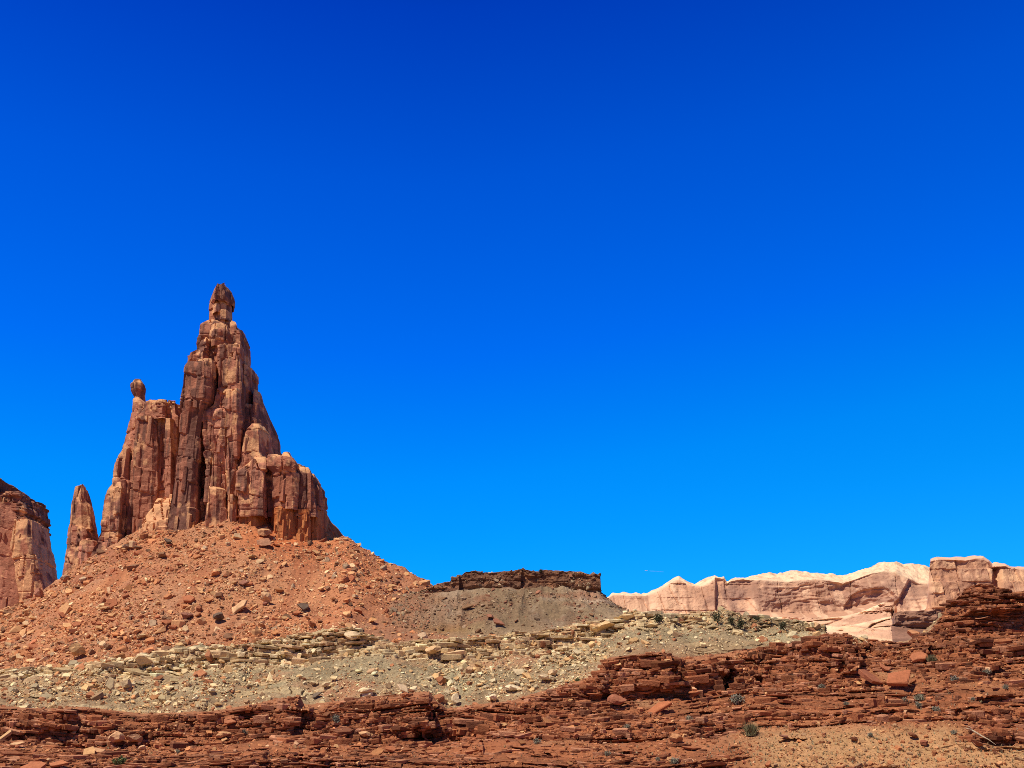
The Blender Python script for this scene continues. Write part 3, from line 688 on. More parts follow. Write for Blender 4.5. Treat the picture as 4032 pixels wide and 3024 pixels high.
def slab(Lp, Rp, Yc, hd, seed, conv, poly=None, rough=1.0, step=0.42, layered=0.0, blk=1.0):
    """a jointed pillar of sandstone: outline left and right from top to bottom, an angular plan, fractured faces"""
    rs = np.random.RandomState(seed)
    L = np.array([conv(*p) for p in Lp]); R = np.array([conv(*p) for p in Rp])
    vt = max(L[0, 1], R[0, 1]); vb = min(L[-1, 1], R[-1, 1])
    k = Yc / F
    nz = max(8, int((vb - vt) * k / step))
    vv = np.linspace(vt, vb, nz)
    pl = np.array([P(a, b, Yc) for a, b in zip(np.interp(vv, L[:, 1], L[:, 0]), vv)])
    pr = np.array([P(a, b, Yc) for a, b in zip(np.interp(vv, R[:, 1], R[:, 0]), vv)])
    if poly is None:
        j = lambda a: a + rs.uniform(-0.22, 0.22)
        poly = [(-1, j(0.1)), (j(-0.85), j(-0.65)), (j(-0.45), j(-1.0)), (j(0.25), j(-1.05)), (j(0.72), j(-0.75)), (1, j(-0.05)), (j(0.85), 0.9), (j(-0.1), 1.0), (j(-0.85), 0.85)]
    poly = np.array(poly, float)
    per = np.concatenate([poly, poly[:1]])
    sl_ = np.linalg.norm(np.diff(per, axis=0), axis=1)
    wmean = np.mean(pr[:, 0] - pl[:, 0])
    np_ = int(np.clip((wmean * 1.6 + hd * 3.2) / step, 24, 260))
    cnt = np.maximum(2, np.round(np_ * sl_ / sl_.sum()).astype(int))
    c0 = np.concatenate([[0], np.cumsum(sl_)])
    s = np.concatenate([np.linspace(c0[i], c0[i + 1], cnt[i], endpoint=False) for i in range(len(sl_))])
    cum = np.concatenate([[0], np.cumsum(sl_)])
    px = np.interp(s, cum, per[:, 0]); py = np.interp(s, cum, per[:, 1])
    px = 2 * (px - px.min()) / (px.max() - px.min()) - 1
    py = 2 * (py - py.min()) / (py.max() - py.min()) - 1
    W = (pr[:, 0] - pl[:, 0])
    ws = np.clip(W / max(wmean, 0.1), 0.25, 1.6)[:, None] ** 0.6
    x = (pl[:, 0] + pr[:, 0])[:, None] / 2 + px[None, :] * W[:, None] / 2
    y = Yc + py[None, :] * hd * ws
    z = pl[:, 2][:, None] + 0 * x
    tx = np.roll(px, -1) - np.roll(px, 1); ty = np.roll(py, -1) - np.roll(py, 1)
    nx = ty * wmean / 2 * 0 + ty * hd; ny = -tx * wmean / 2
    ln = np.hypot(nx, ny) + 1e-6
    nx, ny = nx / ln, ny / ln
    if np.sum(nx * px + ny * py) < 0: nx, ny = -nx, -ny
    q = 0.8 * x + 0.6 * y + 31 * seed
    r1, k1, fs, fz = bricks(q, z + 0.25 * (x - 0.5 * y) * (1 if seed % 2 else -1), seed + 501, 3.6, 8.0)
    r2, k2, fs2, fz2 = bricks(q, z, seed + 511, 1.3, 1.9)
    d = 0.2 + 1.5 * blk * (r1 - 0.6) + 0.4 * blk * (r2 - 0.5) * (k1 > 0.5)
    d += 0.55 * fbm(x / 6, y / 6, z / 11, 2, seed % 50) + 0.32 * fbm(x / 1.4, y / 1.4, z / 1.8, 3, 7)
    d -= 0.9 * (1 - sst(0, 0.07, np.minimum(fs, 1 - fs))) * (r1 > 0.4)
    d -= 0.5 * (1 - sst(0, 0.12, fz2)) * (k2 > 0.8)
    d -= 0.8 * (1 - sst(0, 0.04, fz)) * (k1 > 0.5)
    if layered:
        r3, k3, _, f3 = bricks(q, z + 0.1 * x, seed + 521, 4.0, 1.1)
        d += layered * (1.3 * (k3 - 0.5) + 0.5 * (r3 - 0.5) - 0.5 * (1 - sst(0, 0.2, f3)))
    lim = np.clip(W / 8.0, 0.25, 1.0)[:, None] * rough
    d = d * lim
    x = x + nx[None, :] * d * 0.85; y = y + ny[None, :] * d
    cx = (pl[:, 0] + pr[:, 0])[:, None] / 2
    # close the top in two rough rings
    tops = []
    for sc_, up in ((0.0, 0.35), (0.5, 0.35), (0.9, 0.25)):
        xx = cx[0] + (x[0] - cx[0]) * sc_
        yy = Yc + (y[0] - Yc) * sc_
        zz = z[0] + up * lim[0] * 0.8 + 0.7 * lim[0] * fbm(xx / 1.6, yy / 1.6, 0, 2, seed % 40) * (1 if sc_ > 0 else 0.6)
        tops.append((xx, yy, zz))
    X = np.concatenate([np.array([t[0] for t in tops]), x]); Yy = np.concatenate([np.array([t[1] for t in tops]), y]); Z = np.concatenate([np.array([t[2] for t in tops]), z])
    V = np.stack([X, Yy, Z], -1)
    rnd = np.concatenate([np.repeat(r1[:1], 3, 0), r1])
    rn2 = np.concatenate([np.repeat(r2[:1], 3, 0), r2])
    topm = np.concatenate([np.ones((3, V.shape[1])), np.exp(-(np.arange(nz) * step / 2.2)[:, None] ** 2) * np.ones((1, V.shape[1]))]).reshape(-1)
    front = (ny < -0.55)[None, :] & (np.arange(nz)[:, None] > 4) & (np.abs(px) < 0.75)[None, :]
    fi, fj = np.nonzero(front)
    FR = (x[fi, fj], y[fi, fj], z[fi, fj], nx[fj], ny[fj], z[0, 0])
    return V.reshape(-1, 3), grid_faces(V.shape[0], V.shape[1], True), rnd.reshape(-1), rn2.reshape(-1), rs.rand(), topm, FR

RB, DK, TN, PK, PU, OR_ = np.array((0.37, 0.180, 0.118)), np.array((0.165, 0.098, 0.080)), np.array((0.66, 0.44, 0.245)), np.array((0.53, 0.295, 0.205)), np.array((0.215, 0.105, 0.085)), np.array((0.42, 0.140, 0.055))
def tower_col(V, r1, r2, pr, tan=0.0, dark=0.0, pink=0.0, orange=0.0, seed=0):
    x, y, z = V[:, 0], V[:, 1], V[:, 2]
    c = mixc(RB, PK, np.clip(0.5 * pr + pink + 0.5 * fbm(x / 9, y / 9, z / 16, 3, 601 + seed), 0, 1))
    c = mixc(c, RB * 0.8, 0.5 * (r2 < 0.35))
    st = fbm(x / 1.4, y / 1.4, z / 26, 3, 603)
    c = mixc(c, DK, np.clip(sst(0.0, 0.24, st + dark * 0.5 - 0.06 + 0.18 * fbm(x / 12, y / 12, z / 16, 2, 611)) * 0.85 + dark * 0.35, 0, 0.92))
    t = fbm(x / 4, y / 4, z / 5, 4, 605 + seed) + tan - 0.18
    c = mixc(c, TN, sst(0.10, 0.22, t) * 0.85)
    t2 = fbm(x / 2.2, y / 2.2, z / 3.2, 3, 607) + 0.6 * tan - 0.35
    c = mixc(c, TN * 1.05, sst(0.0, 0.2, t2) * 0.8)
    if orange: c = mixc(c, OR_ * (0.85 + 0.3 * r1[:, None]), orange)
    c = mixc(c, c * 0.75, sst(0.1, 0.5, fbm(x / 7, y / 7, z / 0.9, 2, 609)) * 0.6)
    return c

def splinters(FR, n, seed, wlo=0.7, whi=2.6):
    """flakes and broken pillars still clinging to a rock face: sharp sided blocks with slanting tops"""
    rs = np.random.RandomState(seed)
    x, y, z, nx, ny, zt = FR
    if len(x) < 30: return None
    i = rs.randint(0, len(x), n)
    w = rs.uniform(wlo, whi, n) * rs.uniform(0.5, 1, n); h = w * rs.uniform(1.2, 5.0, n)
    h = np.minimum(h, np.maximum(zt - z[i] + 0.2, 0.5) * 1.6)
    pr = rs.uniform(0.15, 0.75, n)
    yaw = rs.normal(0, 0.35, n)
    fx = nx[i] * np.cos(yaw) - ny[i] * np.sin(yaw); fy = nx[i] * np.sin(yaw) + ny[i] * np.cos(yaw)
    tx, ty = -fy, fx
    corners = np.array([(-1, 0), (-0.8, 1), (0.75, 1), (1, 0)])
    Vs = []
    for k, zz in ((0, -1), (1, 1)):
        for cx_, cd in corners:
            jx = cx_ * w / 2 * (1 if k == 0 else rs.uniform(0.65, 1, n)) * rs.uniform(0.8, 1.1, n)
            jd = np.where(cd > 0, pr * rs.uniform(0.6, 1.2, n) * (1 if k == 0 else rs.uniform(0.4, 1, n)), -0.8)
            jz = zz * h / 2 + (rs.normal(0, 0.18, n) * w + (0.35 * w * (1 - cd) if k else 0))
            Vs.append(np.stack([x[i] + tx * jx + fx * jd, y[i] + ty * jx + fy * jd, z[i] + jz], -1))
    V = np.stack(Vs, 1)
    q = np.array([(0, 1, 5, 4), (1, 2, 6, 5), (2, 3, 7, 6), (4, 5, 6, 7), (3, 2, 1, 0), (3, 0, 4, 7)])
    Fa = (q[None] + (np.arange(n) * 8)[:, None, None]).reshape(-1, 4)
    return V.reshape(-1, 3), Fa, np.repeat(rs.rand(n), 8), np.tile(np.array([0, 0, 0, 0, 1, 1, 1, 1.0]), n)

def build_slabs(name, items, Yc, conv, parent=None, mat=None):
    Vs, Fs, Cs = [], [], []
    n = 0
    RIMS, RIMC = [], []
    for it in items:
        V, Fa, r1, r2, pr, topm, FR = slab(it['L'], it['R'], Yc + it.get('y', 0), it.get('hd', 8), it['s'], conv, it.get('poly'), it.get('rough', 1.0), it.get('step', 0.42), it.get('lay', 0.0), it.get('blk', 1.0))
        kw = dict(tan=it.get('tan', 0), dark=it.get('dark', 0), pink=it.get('pink', 0), orange=it.get('or', 0), seed=it['s'] % 5)
        def put(V, Fa, r1, r2, pr, topm):
            nonlocal n
            kk = dict(kw); kk['tan'] = kk['tan'] + 0.45 * topm * it.get('top', 1.0)  # slab tops tinted tan: fresh rock, plus sunlit tops put into the colour
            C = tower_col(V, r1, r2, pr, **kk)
            if not it.get('or'):
                C = C * np.array(PIG['tower'], f32)
            Vs.append(V); Fs.append(Fa + n); Cs.append(C); n += len(V)
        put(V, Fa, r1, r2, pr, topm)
        nrim = it.get('rim', 9)
        if nrim and it.get('poly') is not DARKPOLY:
            rs = np.random.RandomState(it['s'] + 991)
            tv = V[topm > 0.995]
            if len(tv) > 8:
                a = tv[rs.randint(0, len(tv), nrim)]; b = tv[rs.randint(0, len(tv), nrim)]
                ce = a + (b - a) * rs.uniform(0, 0.45, (nrim, 1))
                wd_ = np.ptp(tv[:, 0])
                sz = np.clip(wd_ * rs.uniform(0.06, 0.2, nrim), 0.35, 1.7)
                Bq, Fq = [], []
                for q in range(nrim):
                    bx, bf = ngon_slab(int(it['s'] * 31 + q))
                    W = bx * np.array([sz[q], sz[q], sz[q] * rs.uniform(0.7, 1.5)]) @ rot(rs.normal(0, 0.2, 1), rs.normal(0, 0.2, 1), rs.uniform(0, 6, 1))[0].T + ce[q] + np.array([0, 0, 0.15 * sz[q]])
                    Fq.append(np.concatenate([bf, bf[:, :1]], 1) + sum(len(t) for t in Bq)); Bq.append(W)
                Bq = np.concatenate(Bq)
                k = len(Bq)
                RIMS.append((Bq, np.concatenate(Fq)[:, :3]))
                RIMC.append(tower_col(Bq, rs.rand(k), rs.rand(k), pr, **kw) * (np.array(PIG['tower'], f32)))
        ns = it.get('spl', int(len(FR[0]) / 260))
        if ns > 0 and it.get('poly') is not DARKPOLY:
            q = splinters(FR, ns, it['s'] + 77)
            if q is not None:
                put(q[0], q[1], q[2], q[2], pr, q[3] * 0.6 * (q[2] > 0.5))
    for (bv, bf), bc in zip(RIMS, RIMC):
        # triangles stored as quads with their own fourth corner halfway along an edge
        mid = (bv[bf[:, 0]] + bv[bf[:, 2]]) / 2
        qf = np.concatenate([bf, (np.arange(len(bf)) + len(bv))[:, None]], 1)
        Vs.append(np.concatenate([bv, mid])); Fs.append(qf + n); Cs.append(np.concatenate([bc, (bc[bf[:, 0]] + bc[bf[:, 2]]) / 2])); n += len(bv) + len(mid)
    me = raw_mesh(name, np.concatenate(Vs), np.concatenate(Fs), np.concatenate(Cs), mat or M_TOWER)
    print(name, n, round(time.time() - T0, 1))
    return link(name, me, parent)

z1 = lambda x, y: (600 + 0.6628 * x, 1100 + 0.6628 * y)
z2 = lambda x, y: (0.6328 * x, 1400 + 0.6328 * y)
FLAT1 = [(-1, -0.35), (-0.88, -0.95), (0.55, -1.0), (0.92, -0.86), (1, -0.45), (1, 1), (-1, 1)]
FLAT2 = [(-1, -0.5), (-0.9, -0.86), (-0.1, -0.9), (0.0, -1.0), (0.93, -0.97), (1, -0.6), (0.95, 1), (-1, 1)]
FLAT3 = [(-1, -0.6), (-0.95, -1.0), (0.2, -0.93), (0.28, -0.84), (0.95, -0.9), (1, -0.5), (1, 1), (-0.95, 1)]
DARKPOLY = [(-1, -0.6), (-0.45, -1), (1, 0.55), (0.9, 1), (-1, 1)]
def S(L, R, s, **k):
    d = dict(L=L, R=R, s=s); d.update(k); return d
YT = 408
spire = build_slabs('rock_spire', [
    S([(246, 540), (224, 580), (217, 690), (203, 760), (198, 850), (188, 1000), (163, 1180), (138, 1380), (118, 1520), (108, 1600)],
      [(385, 540), (388, 650), (385, 760), (345, 850), (322, 950), (310, 1100), (308, 1260), (300, 1480), (300, 1600)], 1, y=-6, hd=10, poly=FLAT1, dark=0.5, tan=-0.16, rough=0.75, spl=9),
    S([(285, 512), (275, 540), (270, 640)], [(378, 512), (384, 540), (386, 640)], 2, y=-7, hd=8, poly=FLAT2, tan=0.28, dark=0.2),
    S([(280, 385), (262, 440), (220, 490), (222, 530), (240, 600)], [(375, 385), (385, 440), (388, 520), (388, 620)], 3, y=-1, hd=9, lay=0.7, dark=0.2),
    S([(345, 278), (308, 310), (298, 385), (290, 430), (290, 620)], [(470, 268), (520, 290), (548, 370), (552, 430), (552, 620)], 4, y=2, hd=8, poly=FLAT3, dark=0.15),
    S([(350, 300), (340, 360), (345, 430)], [(470, 285), (490, 350), (480, 430)], 5, y=-2, hd=7, dark=0.05),
    S([(415, 430), (415, 540), (418, 700), (420, 900)], [(548, 430), (550, 520), (560, 600), (560, 900)], 6, y=-4, hd=8, poly=FLAT2, dark=0.15),
    S([(520, 530), (510, 640), (540, 760), (545, 980)], [(570, 525), (605, 545), (607, 680), (607, 960)], 7, y=0, hd=7, dark=0.2),
    S([(440, 680), (420, 720), (400, 800), (345, 840), (335, 960), (345, 1050), (365, 1160), (350, 1440), (350, 1560)],
      [(545, 670), (560, 720), (575, 850), (560, 1000), (545, 1150), (525, 1440), (525, 1560)], 8, y=-2, hd=11, poly=FLAT3, pink=0.4, tan=0.05),
    S([(352, 850), (347, 970), (378, 1080), (366, 1250), (345, 1440), (345, 1560)], [(420, 850), (430, 980), (440, 1100), (450, 1250), (450, 1440), (450, 1560)], 9, y=-6, hd=9, pink=0.3, tan=0.12),
    S([(440, 960), (430, 1100), (440, 1250), (430, 1560)], [(500, 950), (520, 1100), (530, 1290), (525, 1560)], 10, y=-7, hd=8, pink=0.3, tan=0.1, dark=0.15),
    S([(470, 690), (460, 800), (470, 960), (480, 1100)], [(545, 685), (550, 800), (548, 960), (545, 1100)], 11, y=-6.5, hd=8, poly=FLAT1, pink=0.45, tan=0.08),
    S([(612, 675), (605, 720), (605, 830), (600, 1050), (590, 1200)], [(640, 672), (650, 720), (668, 790), (690, 860), (705, 1060), (700, 1200)], 12, y=-1, hd=8, pink=0.3, rough=0.7),
    S([(610, 690), (600, 800), (600, 1120)], [(640, 695), (660, 745), (698, 840), (737, 930), (745, 1060), (745, 1140)], 13, y=5, hd=10, poly=DARKPOLY, rough=0.5, dark=0.2),
    S([(600, 880), (560, 940), (540, 1050), (530, 1160), (525, 1300)], [(650, 860), (690, 920), (700, 1050), (730, 1100), (740, 1300)], 14, y=-7, hd=8, tan=0.25),
    S([(620, 1080), (560, 1150), (530, 1180), (525, 1300), (528, 1440)], [(690, 1075), (700, 1150), (702, 1300), (700, 1440)], 15, y=-10, hd=9, poly=FLAT2, tan=0.1, dark=0.15),
    S([(700, 1060), (700, 1150), (735, 1180), (725, 1400)], [(740, 1050), (770, 1065), (850, 1090), (880, 1120), (890, 1200), (880, 1400)], 16, y=-9, hd=8, poly=FLAT1, tan=0.12),
    S([(785, 1035), (770, 1065), (770, 1130)], [(820, 1040), (850, 1075), (855, 1140)], 17, y=-6, hd=5, tan=0.4),
    S([(890, 1125), (885, 1200), (890, 1400)], [(940, 1140), (955, 1180), (960, 1400)], 18, y=-8, hd=7, poly=FLAT3, tan=0.08),
    S([(930, 1170), (920, 1250), (920, 1400)], [(975, 1175), (1000, 1245), (1018, 1270), (1018, 1400)], 19, y=-4, hd=7, poly=FLAT2, tan=0.1),
    S([(700, 1075), (690, 1200), (690, 1440)], [(900, 1120), (980, 1200), (1005, 1440)], 20, y=-6.2, hd=8, poly=FLAT1, dark=0.35),
    S([(560, 720), (540, 900), (500, 1440)], [(610, 760), (690, 1000), (740, 1440)], 25, y=-3.5, hd=9, dark=0.2),
    S([(870, 1130), (860, 1250), (860, 1440)], [(985, 1190), (1020, 1260), (1022, 1440)], 26, y=-5, hd=7, dark=0.3),
    S([(345, 1250), (340, 1330), (335, 1430), (335, 1560)], [(400, 1245), (470, 1270), (480, 1430), (480, 1560)], 21, y=-9, hd=8, tan=0.2),
    S([(470, 1300), (465, 1420), (460, 1560)], [(515, 1300), (522, 1330), (522, 1560)], 22, y=-10.5, hd=6, dark=0.3),
    S([(300, 420), (260, 600), (220, 900), (180, 1300), (170, 1560)], [(540, 420), (570, 600), (600, 800), (640, 1000), (700, 1560)], 23, y=3, hd=7, dark=0.3, rough=0.7),
    S([(150, 1330), (110, 1420), (60, 1600)], [(360, 1250), (360, 1420), (360, 1600)], 24, y=-3, hd=9, tan=0.3),
], YT, z1)
tag(spire, 'tallest red brown sandstone spire, tapering to a blocky head above the talus', 'rock spire')
build_slabs('spire_cap', [
    S([(376, 54), (364, 66), (348, 105), (337, 128), (337, 152), (352, 160)], [(452, 54), (470, 78), (486, 116), (491, 132), (486, 156), (470, 166)], 31, y=-0.5, hd=6.5, rough=0.45, dark=0.25, tan=-0.1, top=0.3, step=0.25),
    S([(352, 148), (344, 165), (342, 200), (338, 262), (325, 310)], [(466, 148), (470, 165), (472, 200), (474, 262), (485, 310)], 32, y=0.5, hd=5.5, rough=0.45, tan=0.08, pink=0.2, step=0.25, top=0),
    S([(365, 165), (362, 215)], [(420, 165), (425, 215)], 33, y=-2.5, hd=4, rough=0.4, pink=0.3, tan=0.15, step=0.25),
    S([(400, 200), (395, 262)], [(468, 196), (474, 262)], 34, y=-2, hd=4, rough=0.4, dark=0.2, step=0.25, lay=0.6)], YT, z1, spire)
build_slabs('orange_base', [
    S([(520, 1388), (515, 1480), (515, 1620)], [(700, 1392), (705, 1480), (705, 1640)], 41, y=-8.5, hd=8, blk=0.3, spl=14),
    S([(690, 1388), (690, 1640)], [(880, 1388), (890, 1640)], 42, y=-10, hd=8, blk=0.3, spl=16),
    S([(868, 1392), (868, 1660)], [(960, 1392), (965, 1660)], 43, y=-8.5, hd=7, blk=0.3, spl=8),
    S([(950, 1392), (940, 1660)], [(1028, 1388), (1030, 1480), (1032, 1660)], 44, y=-5, hd=7, blk=0.3, spl=8),
    S([(1000, 1380), (1000, 1680)], [(1028, 1385), (1055, 1430), (1095, 1470), (1150, 1545), (1175, 1620), (1180, 1680)], 45, y=4, hd=10, poly=DARKPOLY, rough=0.6),
    S([(150, 1470), (130, 1600)], [(335, 1432), (350, 1600)], 46, y=-7.5, hd=9, blk=0.3, spl=12)],
    YT, z1, spire)
for o in spire.children:
    if o.name.startswith('orange_base'):
        me = o.data
        n = len(me.vertices); V = np.empty(n * 3, f32); me.vertices.foreach_get('co', V); V = V.reshape(-1, 3)
        c = mixc((0.50, 0.165, 0.060), (0.56, 0.25, 0.10), sst(-0.2, 0.4, fbm(V[:, 0] / 1.5, V[:, 1] / 1.5, V[:, 2] / 9, 3, 701)))
        c = mixc(c, (0.22, 0.085, 0.05), sst(0.1, 0.5, fbm(V[:, 0] / 1.0, V[:, 1] / 1.0, V[:, 2] / 14, 3, 703)) * 0.7)
        c4 = np.ones((n, 4), f32); c4[:, :3] = c
        me.attributes['Col'].data.foreach_set('color', c4.ravel())

tower = build_slabs('rock_tower', [
    S([(945, 318), (870, 420), (860, 600), (850, 900), (830, 1200), (800, 1350)], [(1110, 305), (1128, 400), (1147, 412), (1145, 900), (1150, 1200), (1150, 1350)], 51, y=0, hd=8, poly=FLAT3, dark=0.12, tan=-0.05),
    S([(838, 275), (835, 370), (812, 450), (792, 540), (772, 630), (770, 850)], [(893, 275), (940, 320), (960, 420), (960, 600), (960, 850)], 52, y=1, hd=5, pink=0.2),
    S([(785, 575), (740, 650), (725, 780), (720, 850), (700, 1300)], [(820, 575), (850, 650), (855, 800), (850, 1000), (800, 1300)], 53, y=-3, hd=6, tan=0.15),
    S([(722, 800), (690, 860), (672, 920), (652, 1090), (626, 1200), (606, 1290), (600, 1380)], [(770, 790), (785, 850), (785, 1000), (785, 1150), (770, 1380)], 54, y=-6, hd=7, poly=FLAT2, tan=0.12, pink=0.3),
    S([(668, 925), (660, 990), (650, 1150)], [(685, 915), (710, 980), (700, 1150)], 55, y=-3, hd=5, tan=0.1),
    S([(1040, 420), (1035, 900), (1000, 1300)], [(1110, 415), (1120, 900), (1120, 1300)], 56, y=-3.5, hd=7, dark=0.1, pink=0.2),
    S([(870, 410), (865, 600), (850, 1250)], [(1000, 400), (1020, 600), (1000, 1250)], 57, y=-3, hd=7, poly=FLAT1, dark=0.25, tan=-0.1, rough=0.7),
    S([(960, 310), (940, 370), (940, 440)], [(1080, 300), (1120, 350), (1120, 430)], 58, y=-2, hd=7, lay=1.0, dark=0.05),
    S([(760, 640), (720, 800), (690, 1300)], [(1100, 500), (1120, 800), (1130, 1300)], 59, y=3, hd=6, dark=0.2),
    S([(1010, 905), (960, 980), (900, 1060), (860, 1300)], [(1110, 830), (1160, 900), (1180, 1060), (1200, 1300)], 60, y=-8, hd=7, tan=0.45, rough=1.3)], YT, z2)
tag(tower, 'flat topped red tower left of the tallest spire, carrying a balanced knob', 'rock tower')
build_slabs('balanced_knob', [
    S([(842, 158), (820, 188), (822, 228), (838, 262)], [(880, 158), (903, 190), (900, 230), (888, 262)], 61, y=1, hd=3.2, rough=0.7, dark=0.7, tan=-0.2, step=0.25),
    S([(836, 240), (838, 310)], [(893, 240), (896, 310)], 62, y=1, hd=2.4, rough=0.8, dark=0.3, step=0.25)], YT, z2, tower)

pin = build_slabs('rock_pinnacle', [
    S([(500, 812), (472, 860), (456, 920), (440, 1100), (432, 1250), (405, 1360), (395, 1480)], [(525, 808), (538, 850), (546, 910), (562, 940), (578, 1080), (596, 1130), (630, 1300), (650, 1480)], 71, y=0, hd=5, tan=0.22, dark=0.3),
    S([(530, 830), (520, 900), (520, 1090)], [(536, 835), (552, 905), (580, 1085)], 72, y=2, hd=4, poly=DARKPOLY, rough=0.5),
    S([(500, 1160), (480, 1300), (460, 1480)], [(590, 1130), (625, 1250), (640, 1480)], 73, y=-4, hd=4, pink=0.3)], 404, z2)
tag(pin, 'slim tan speckled pinnacle standing alone between the butte and the towers', 'rock pinnacle')

butte = build_slabs('rock_butte', [
    S([(-420, 960), (-420, 1100), (-430, 1700)], [(180, 960), (212, 1060), (225, 1200), (245, 1300), (280, 1450), (325, 1700)], 81, y=0, hd=16, poly=FLAT1, pink=0.45, tan=-0.16, rough=0.45, dark=-0.2, spl=6),
    S([(140, 1050), (120, 1200), (150, 1350), (190, 1700)], [(252, 1040), (266, 1200), (288, 1300), (322, 1450), (366, 1700)], 82, y=-7, hd=11, poly=FLAT1, tan=0.42, rough=0.7)], 480, z2)
tag(butte, 'big square red butte cut off by the left edge of the photo', 'butte')
build_slabs('layered_cap', [
    S([(-400, 800), (-410, 900), (-420, 1110)], [(70, 788), (80, 800), (84, 880), (86, 1110)], 83, y=1, hd=15, poly=FLAT2, lay=1.6, dark=0.6, tan=-0.15, top=0.2, spl=40),
    S([(-380, 880), (-400, 1100)], [(200, 888), (208, 905), (222, 945), (242, 1000), (238, 1080)], 84, y=0, hd=14, poly=FLAT3, lay=1.6, dark=0.55, tan=-0.1, top=0.2, spl=40)], 480, z2, butte)

# ------------------------------------------------------------------ loose rock
def ico(sub):
    bm = bmesh.new()
    bmesh.ops.create_icosphere(bm, subdivisions=sub, radius=1.0)
    V = np.array([v.co[:] for v in bm.verts]); Fa = np.array([[v.index for v in f.verts] for f in bm.faces])
    bm.free()
    return V, Fa
ICO = {1: ico(1), 2: ico(2), 3: ico(3)}
def chisel(sub, seed, flat=0.6, cuts=11):
    rs = np.random.RandomState(seed)
    V, Fa = ICO[sub]
    V = V.copy()
    for i in range(cuts):
        n = rs.normal(size=3); n /= np.linalg.norm(n)
        d = rs.uniform(0.36, 0.78)
        V -= np.maximum(0, V @ n - d)[:, None] * n
    if sub > 2: V += 0.02 * rs.normal(size=V.shape)
    V /= np.abs(V).max(0)
    V[:, 1] *= rs.uniform(0.6, 0.95); V[:, 2] *= flat * rs.uniform(0.7, 1.2)
    return V.astype(f32), Fa

def blocky(seed):
    V, Fa = ngon_slab(seed)
    V = V * np.array([1, 1, 0.55 + 0.09 * (seed % 7)], f32)
    return V.astype(f32), Fa
VARI = {1: [chisel(1, 900 + i, 0.35 + 0.08 * (i % 6)) if i % 2 else blocky(960 + i) for i in range(12)], 2: [chisel(2, 930 + i, 0.4 + 0.08 * (i % 6)) if i % 3 == 0 else blocky(980 + i) for i in range(12)]}
def rubble(name, sh, n, smin, smax, power, dens, pal, seed, lift=0.02, slope=0.5, big_first=0):
    """one heap of uncountable stones lying on a hillside; returns the largest as a list to be made singly"""
    rs = np.random.RandomState(seed)
    X, Y, Z, U, V = SHEETS[sh]
    nr, nc = X.shape
    ri = rs.randint(0, nr, n * 4); ci = rs.randint(0, nc, n * 4)
    u, v = U[ri, ci], V[ri, ci]
    ok = (u > -350) & (u < 4400) & (v < 3100) & (rs.rand(n * 4) < dens(u, v, X[ri, ci], Y[ri, ci], Z[ri, ci]))
    ri, ci = ri[ok][:n], ci[ok][:n]
    m = len(ri)
    p = np.stack([X[ri, ci], Y[ri, ci], Z[ri, ci]], -1)
    u, v = U[ri, ci], V[ri, ci]
    s = smin * (1 - rs.rand(m) * (1 - (smin / smax) ** power)) ** (-1 / power)
    colr = pal(rs, m, u, v, p) * np.array(PIG[sh], f32)
    R = rot(rs.normal(slope, 0.35, m), rs.normal(0, 0.3, m), rs.uniform(0, 6.28, m))
    Vs, Fs, Cs = [], [], []
    k = 0
    var = rs.randint(0, 12, m)
    bigm = s > np.percentile(s, 93)
    for sub in (1, 2):
        for q in range(12):
            sel = np.where((var == q) & (bigm == (sub == 2)))[0]
            if not len(sel): continue
            B, Fa = VARI[sub][q]
            W = np.einsum('nij,vj->nvi', R[sel], B) * s[sel, None, None] + p[sel, None, :]
            W[:, :, 2] += lift * s[sel, None]
            W[:, :, 1] -= 0.2 * s[sel, None]
            Vs.append(W.reshape(-1, 3)); Fs.append((Fa[None] + (np.arange(len(sel)) * len(B))[:, None, None]).reshape(-1, 3) + k)
            Cs.append(np.repeat(colr[sel], len(B), 0)); k += len(sel) * len(B)
    me = raw_mesh(name, np.concatenate(Vs), np.concatenate(Fs), np.concatenate(Cs), M_STONE)
    o = link(name, me)
    tag(o, kind='stuff')
    print(name, m, k, round(time.time() - T0, 1))
    return o

def pal_mix(cols, probs, jit=0.18):
    cols = np.array(cols, f32); probs = np.array(probs) / np.sum(probs)
    def f(rs, m, u, v, p):
        c = cols[rs.choice(len(cols), m, p=probs)]
        return np.clip(c * (1 + jit * rs.normal(size=(m, 1))), 0.02, 0.85)
    return f
CREAM, TAN, ORG, RED, DRED, GRY, BRN = (0.68, 0.55, 0.35), (0.58, 0.385, 0.21), (0.48, 0.245, 0.125), (0.36, 0.16, 0.09), (0.24, 0.115, 0.07), (0.42, 0.35, 0.25), (0.23, 0.145, 0.095)
d_tal = lambda u, v, x, y, z: np.clip(0.55 + 0.9 * fbm(x / 16, y / 16, 0, 2, 801) + 0.25 * sst(2200, 2450, v), 0.05, 1)
def pal_tal(rs, m, u, v, p):
    a = pal_mix([TAN, ORG, RED, CREAM, BRN, GRY], [5, 5, 3, 1.4, 2, 0.8])(rs, m, u, v, p)
    b = pal_mix([TAN, ORG, CREAM, RED, GRY], [6, 2.5, 3.4, 1.5, 1.2])(rs, m, u, v, p)
    t = np.clip(sst(-0.15, 0.3, fbm(p[:, 0] / 8, p[:, 2] / 14, 0, 3, 811)) * 0.8 + 0.5 * g_of(u, v, 1000, 2330, 300, 110) - 0.5 * sst(1250, 1500, u), 0, 1)
    return np.where((rs.rand(m) < t)[:, None], b, a)
rubble('talus_rubble', 'talus_hillside', 90000, 0.19, 2.2, 2.2, d_tal, pal_tal, 1)
